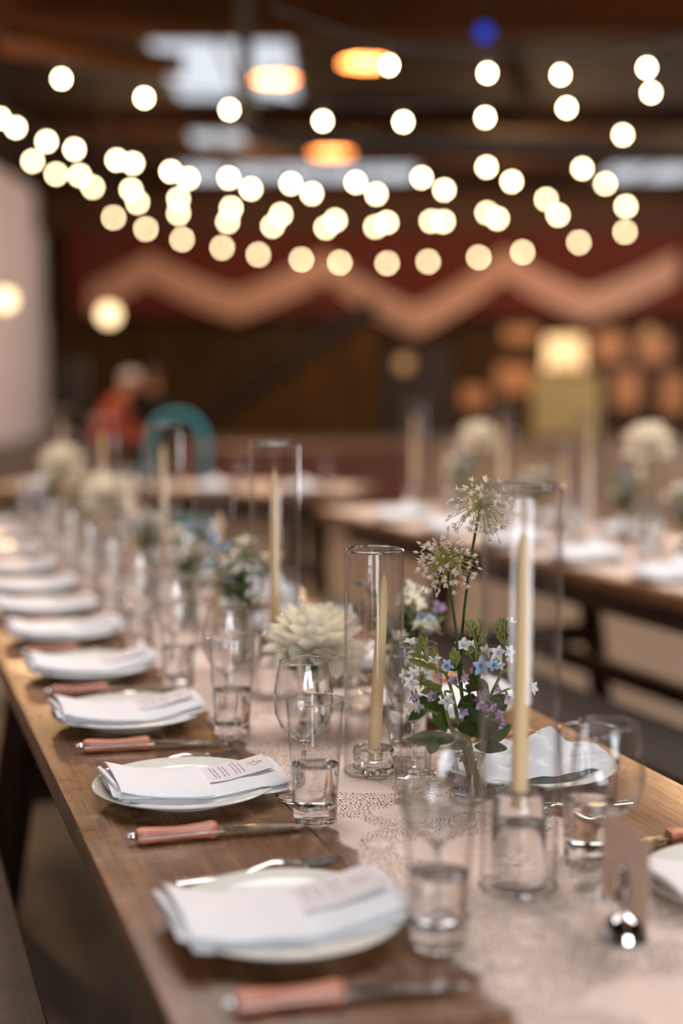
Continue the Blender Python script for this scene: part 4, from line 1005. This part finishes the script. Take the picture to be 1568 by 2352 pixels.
# ------------------------------------------------------------------ far end of the hall
YF = 31.0
pl = ony(150, 575, YF); pr = ony(1620, 725, YF)
bm = B(); box(bm, pl.x, XR - .3, YF + .22, YF + .30, pr.z, 4.35); tag(obj('fascia_board', bm, M['maroon'], smooth=False), 'long maroon board across the far end behind the cloth swags', 'board')
PKS = [(200, 690), (340, 615), (540, 700), (745, 610), (955, 735), (1160, 605), (1350, 700), (1560, 610), (1760, 700)]
swl = ['leftmost tan cloth swag, sloping up from the corner', 'tan cloth swag dipping left of the staircase top', 'deepest tan cloth swag, above the dark door', 'tan cloth swag above the pictures, at right']
segs = [PKS[0:2], PKS[1:4], PKS[3:6], PKS[5:8]]
for lab, sg in zip(swl, segs):
    bm = B(); pts = []
    P_ = [ony(x, y, YF) for x, y in sg]
    if len(P_) == 3:
        n = 40
        for i in range(n + 1):
            u = i / n * 2 - 1; lo = P_[1]; hi = P_[0] if u < 0 else P_[2]; w = abs(u)
            pts.append(V((lo.x + (hi.x - lo.x) * w, YF + .17, lo.z + (hi.z - lo.z) * (w ** 1.25))))
    else:
        pts = [P_[0].lerp(P_[1], i / 16) + V((0, .17, 0)) for i in range(17)]
    rows = []
    for i, p in enumerate(pts):
        row = []
        hw = .33
        for j in range(13):
            v = j / 12; ang = v * 5 * PI
            row.append(bm.verts.new((p.x, p.y + .05 * math.sin(ang) - .05 * math.sin(v * PI), p.z - hw + 2 * hw * v)))
        rows.append(row)
    for a, b in zip(rows, rows[1:]):
        for j in range(12): bm.faces.new((a[j], a[j + 1], b[j + 1], b[j]))
    bmesh.ops.solidify(bm, geom=bm.faces[:], thickness=.012)
    tag(obj('cloth_swag', bm, M['swag']), lab, 'drape', 'cloth swags')
# staircase
YS = 29.8; a, b = ony(860, 700, YS), ony(470, 965, YS)
st = thing('staircase', 'dark wooden staircase climbing to the right on the far wall', 'staircase', (b.x, YS, 0))
o_ = V((b.x, YS, 0)); bm = B(); dz = .17
tube(bm, [V((0, 0, b.z)), V((a.x - b.x, 0, a.z))], .17, 4); obj('stringer', bm, M['door'], st, smooth=False)
bm = B(); n = 13
for i in range(n):
    u = (i + .5) / n; x = (a.x - b.x) * u; z = b.z + (a.z - b.z) * u + .12; box(bm, x - .14, x + .14, .12, 1.0, z, z + .04)
obj('steps', bm, M['oldwood'], st, smooth=False)
bm = B(); W_ = a.x - b.x
fr_ = [bm.verts.new(q_) for q_ in ((.1, 0, 0), (W_ + .1, 0, 0), (W_ + .1, 0, a.z - .25), (.1, 0, max(.02, b.z - .25)))]; bk_ = [bm.verts.new(v.co + V((0, .05, 0))) for v in fr_]
bm.faces.new(fr_); bm.faces.new(bk_[::-1])
for i in range(4): bm.faces.new((fr_[i], bk_[i], bk_[(i + 1) % 4], fr_[(i + 1) % 4]))
obj('side_panel', bm, M['backwall'], st, smooth=False)
bm = B(); tube(bm, [V((0, 0, b.z + .9)), V((a.x - b.x, 0, a.z + .9))], .03, 6)
for i in range(0, n + 1, 3):
    u = i / n; tube(bm, [V(((a.x - b.x) * u, 0, b.z + (a.z - b.z) * u)), V(((a.x - b.x) * u, 0, b.z + (a.z - b.z) * u + .9))], .02, 6)
obj('handrail', bm, M['door'], st)
# pictures on the far wall
PIC = [((1180, 870), 92, 80, 'left of the lit lamp'), ((1088, 912), 70, 60, 'beside the dark door'), ((1398, 795), 85, 80, 'right of the lit lamp'), ((1440, 895), 74, 96, 'right of the yellow board'), ((1545, 905), 70, 100, 'at the right edge of view'), ((1195, 768), 90, 52, 'top left of the group'), ((1500, 800), 86, 76, 'upper right of the group')]
for (c, w, h_, who) in PIC:
    p = ony(c[0], c[1], YB - .06); k = YB / F; W, Hh = w * k / 2, h_ * k / 2
    t = thing('framed_picture', 'amber framed picture on the far wall, ' + who, 'picture', (p.x, YB - .06, p.z - Hh), 0, 'framed pictures')
    bm = B(); box(bm, -W, W, 0, .04, 0, 2 * Hh, .01); obj('frame', bm, M['frame'], t, smooth=False)
    bm = B(); box(bm, -W + .08, W - .08, -.012, 0, .08, 2 * Hh - .08); obj('print', bm, M['print'], t, smooth=False)
# lit lamp and yellow board in front of the pictures
p = ony(1295, 812, 27.0); t = thing('floor_lamp', 'floor lamp with glowing drum shade before the pictures', 'lamp', (p.x, p.y, 0))
bm = B(); lathe(bm, [(.26, p.z - .30), (.37, p.z - .30), (.34, p.z + .32), (.33, p.z + .32), (.36, p.z - .29)][1:], 28); obj('lamp_shade', bm, M['shade'], t)
bm = B(); tube(bm, [(0, 0, .03), (0, 0, p.z + .2)], .02, 8); obj('pole', bm, M['blackmetal'], t)
bm = B(); lathe(bm, [(0, 0), (.2, 0), (.2, .02), (.03, .035), (0, .035)], 24); obj('base', bm, M['blackmetal'], t)
light('lamp_glow', 'POINT', (p.x, p.y - .1, p.z), 60, WARM, .2)
p = ony(1300, 930, 24.0); t = thing('easel_board', 'faded yellow board on an easel under the lit lamp', 'board', (p.x, p.y, 0))
bm = B(); box(bm, -.56, .56, -.02, .02, p.z - .52, p.z + .50, .01); obj('board', bm, M['print2'], t, smooth=False)
for (x0, y0, x1) in ((-.5, -.02, -.12), (.5, -.02, .12), (0, .7, 0)):
    bm = B(); tube(bm, [(x0, y0 + .04, 0), (x1, .05, p.z + .7)], .025, 5); obj('leg', bm, M['oldwood'], t)
# reddish bench back / low bar across the middle distance
a, b = ony(430, 1028, 13.5), ony(955, 1040, 13.5)
t = thing('low_counter', 'long reddish wooden counter across the hall behind the tables', 'counter', (a.x, 13.5, 0))
bm = B(); box(bm, 0, b.x - a.x, 0, .05, .06, a.z - .05); obj('front_panel', bm, M['redwood'], t, smooth=False)
bm = B(); box(bm, -.05, b.x - a.x + .05, -.06, .5, a.z - .05, a.z, .006); obj('counter_top', bm, M['redwood'], t, smooth=False)
for x in (0, b.x - a.x - .05):
    bm = B(); box(bm, x, x + .05, .05, .45, 0, a.z - .05); obj('side_panel', bm, M['redwood'], t, smooth=False)
# loudspeaker on a stand
p = ony(162, 882, 17.0); t = thing('loudspeaker', 'black loudspeaker on its stand by the white wall', 'speaker', (p.x, p.y, 0))
bm = B(); box(bm, -.17, .17, -.16, .16, p.z - .30, p.z + .30, .02); obj('cabinet', bm, M['black'], t, smooth=False)
bm = B(); lathe(bm, [(0, 0), (.12, .0), (.13, .01), (0, .012)], 24, mat=Matrix.Translation((0, -.165, p.z - .08)) @ Matrix.Rotation(PI / 2, 4, 'X')); obj('cone', bm, M['blackmetal'], t)
bm = B(); tube(bm, [(0, 0, .3), (0, 0, p.z - .3)], .02, 8)
for k in range(3): tube(bm, [(0, 0, .5), (.4 * math.cos(k * 2.09), .4 * math.sin(k * 2.09), .01)], .015, 6)
obj('stand', bm, M['blackmetal'], t)
# teal round chair back
p = ony(405, 985, 8.8); t = thing('hoop_chair', 'teal chair with a rounded hoop back, far beyond the long table', 'chair', (p.x, p.y, 0))
bm = B(); hz = p.z + .09
tube(bm, curve([(-.16, 0, .45), (-.17, .02, hz - .18), (-.10, .03, hz - .03), (0, .03, hz), (.10, .03, hz - .03), (.17, .02, hz - .18), (.16, 0, .45)], 6), .022, 8); obj('backrest', bm, M['teal'], t)
bm = B(); box(bm, -.20, .20, -.38, .02, .42, .45, .01); obj('seat', bm, M['teal'], t)
for x in (-.17, .17):
    for y in (-.35, -.01):
        bm = B(); tube(bm, [(x, y, 0), (x * .95, y, .42)], .014, 6); obj('leg', bm, M['teal'], t)

# people sitting at the far left, softly out of focus
def person(label, loc, rz, lean, top, low, hair, cap=False, sc=1.):
    t = thing('person', label, 'person', loc, rz); t.scale = (sc, sc, sc)
    J = {}; edges = []; rad = {}
    def j(n, p, r, par=None):
        J[n] = V(p); rad[n] = r
        if par: edges.append((par, n))
    sl = lambda z: -(z - .48) * math.tan(lean)                  # lean forward (-Y is the way they face)
    j('pel', (0, 0, .50), .135); j('bel', (0, sl(.66), .66), .125, 'pel'); j('chest', (0, sl(.86), .86), .14, 'bel'); j('neck', (0, sl(1.02), 1.00), .06, 'chest'); j('skull', (0, sl(1.10) - .03, 1.09), .075, 'neck'); j('crown', (0, sl(1.18) - .035, 1.19), .08, 'skull'); 
    for s, n in ((-1, 'l'), (1, 'r')):
        j(n + 'sh', (s * .19, sl(.94), .95), .062, 'chest'); j(n + 'el', (s * .25, sl(.8) - .10, .70), .046, n + 'sh'); j(n + 'wr', (s * .16, sl(.8) - .30, .62), .032, n + 'el'); j(n + 'pa', (s * .145, sl(.8) - .36, .615), .034, n + 'wr')
        for k in range(4): j(n + 'f%d' % k, (s * (.165 - .016 * k), sl(.8) - .425 - .006 * (1 if k in (1, 2) else 0), .60), .010, n + 'pa')
        j(n + 'th', (s * .115, sl(.8) - .375, .625), .010, n + 'pa')
        j(n + 'hip', (s * .10, -.02, .50), .10, 'pel'); j(n + 'kn', (s * .14, -.44, .49), .068, n + 'hip'); j(n + 'an', (s * .14, -.42, .09), .045, n + 'kn'); j(n + 'to', (s * .15, -.56, .035), .038, n + 'an')
    names = list(J); me = bpy.data.meshes.new('body'); me.from_pydata([J[n] for n in names], [(names.index(a), names.index(b)) for a, b in edges], [])
    o = bpy.data.objects.new('body', me); COL.objects.link(o); o.parent = t
    md = o.modifiers.new('skin', 'SKIN'); 
    for i, n in enumerate(names):
        me.skin_vertices[0].data[i].radius = (rad[n], rad[n]); me.skin_vertices[0].data[i].use_root = (n == 'pel')
    o.modifiers.new('sub', 'SUBSURF').levels = 2; o.modifiers['sub'].render_levels = 2
    # clothes by height, skin above the neck and at the hands: one material split by position
    m, nt, b = newmat('person_cloth'); N = nt.nodes; L = nt.links; tc = N.new('ShaderNodeTexCoord'); sp = N.new('ShaderNodeSeparateXYZ'); L.new(tc.outputs['Object'], sp.inputs[0])
    gt = N.new('ShaderNodeMath'); gt.operation = 'GREATER_THAN'; gt.inputs[1].default_value = 1.015; L.new(sp.outputs['Z'], gt.inputs[0])
    g2 = N.new('ShaderNodeMath'); g2.operation = 'GREATER_THAN'; g2.inputs[1].default_value = .56; L.new(sp.outputs['Z'], g2.inputs[0])
    m1 = N.new('ShaderNodeMix'); m1.data_type = 'RGBA'; m1.inputs['A'].default_value = low; m1.inputs['B'].default_value = top; L.new(g2.outputs[0], m1.inputs['Factor'])
    m2 = N.new('ShaderNodeMix'); m2.data_type = 'RGBA'; m2.inputs['B'].default_value = lin(196, 140, 112); L.new(m1.outputs['Result'], m2.inputs['A']); L.new(gt.outputs[0], m2.inputs['Factor'])
    L.new(m2.outputs['Result'], b.inputs['Base Color']); b.inputs['Roughness'].default_value = .85
    me.materials.append(m)
    hy = sl(1.18) - .035
    bm = B(); ball(bm, (0, hy + .012, 1.20), .103, 16, 10, (.92, 1.05, 1.0))
    bmesh.ops.delete(bm, geom=[v for v in bm.verts if v.co.z < 1.17 and v.co.y < hy + .02], context='VERTS')
    obj('cap' if cap else 'hair', bm, hair, t)
    bm = B()
    for s in (-1, 1): ball(bm, (s * .03, hy - .078, 1.165), .010, 8, 6)
    obj('eyes', bm, M['black'], t)
    bm = B(); tube(bm, [(0, hy - .080, 1.155), (0, hy - .098, 1.125), (0, hy - .084, 1.118)], [.008, .012, .009], 6); obj('nose', bm, M['skin'], t)
    # stool under them
    return t
def stool(label, loc):
    t = thing('stool', label, 'stool', loc); bm = B(); lathe(bm, [(0, .33), (.16, .33), (.17, .345), (.165, .365), (0, .37)], 24); obj('seat', bm, M['oldwood'], t)
    for k in range(4):
        a = PI / 4 + k * PI / 2; bm = B(); tube(bm, [(.17 * math.cos(a), .17 * math.sin(a), 0), (.11 * math.cos(a), .11 * math.sin(a), .335)], .016, 6); obj('leg', bm, M['oldwood'], t)
p = ony(347, 900, 17.5); person('person in black clothes sitting far left beyond the tables', (p.x, p.y, 0), .2, .12, lin(22, 20, 22), lin(24, 22, 24), M['greyhair'], sc=1.08); stool('round wooden stool under the person in black', (p.x, p.y, 0))
p = ony(215, 930, 15.5); person('person in a rust red top and pale cap leaning forward, far left', (p.x, p.y, 0), 1.35, .5, lin(188, 88, 64), lin(60, 40, 40), M['whitecap'], cap=True, sc=1.05); stool('round wooden stool under the person in rust red', (p.x, p.y, 0))

# ------------------------------------------------------------------ light
W = bpy.data.worlds.new('world'); SC.world = W; W.use_nodes = True
W.node_tree.nodes['Background'].inputs['Color'].default_value = (.7, .85, 1, 1); W.node_tree.nodes['Background'].inputs['Strength'].default_value = .02
DAY = (1.0, .90, .85)
# daylight through the two skylights over the tables and the window behind the camera; the right wall fill is added
light('skylight_over_table', 'AREA', (-.8, 4.5, ZH - .03), 135, DAY, 2.6, (0, 0, 0), 3.8)
light('skylight_over_right_table', 'AREA', (3.0, 4.5, ZH - .03), 190, DAY, 2.6, (0, 0, 0), 3.8)
light('front_window_daylight', 'AREA', (1.6, YN + .1, 2.3), 205, (.86, .93, 1.0), 2.4, (PI / 2, 0, 0), 2.4)
light('left_wall_fill', 'AREA', (XR - .05, 25.0, 2.4), 430, (.93, .93, 1.0), 6.0, (PI / 2, 0, PI / 2), 2.4)  # added area light at the right wall to brighten the white left wall
# added warm fill points with no fixtures, brightening the hall and tables
for (x, y, z, e) in ((-3.2, 8, 3.4, 190), (3.2, 9, 3.4, 150), (-3.2, 13, 3.6, 190), (3.5, 13, 3.9, 70), (-3.0, 22, 4.0, 120), (3.5, 22, 4.0, 130), (-1.5, 26.5, 4.0, 300), (3, 26.5, 4.0, 300), (6.5, 27, 3.6, 200)):
    light('hall_fill', 'POINT', (x, y, z), e, WARM, .22)
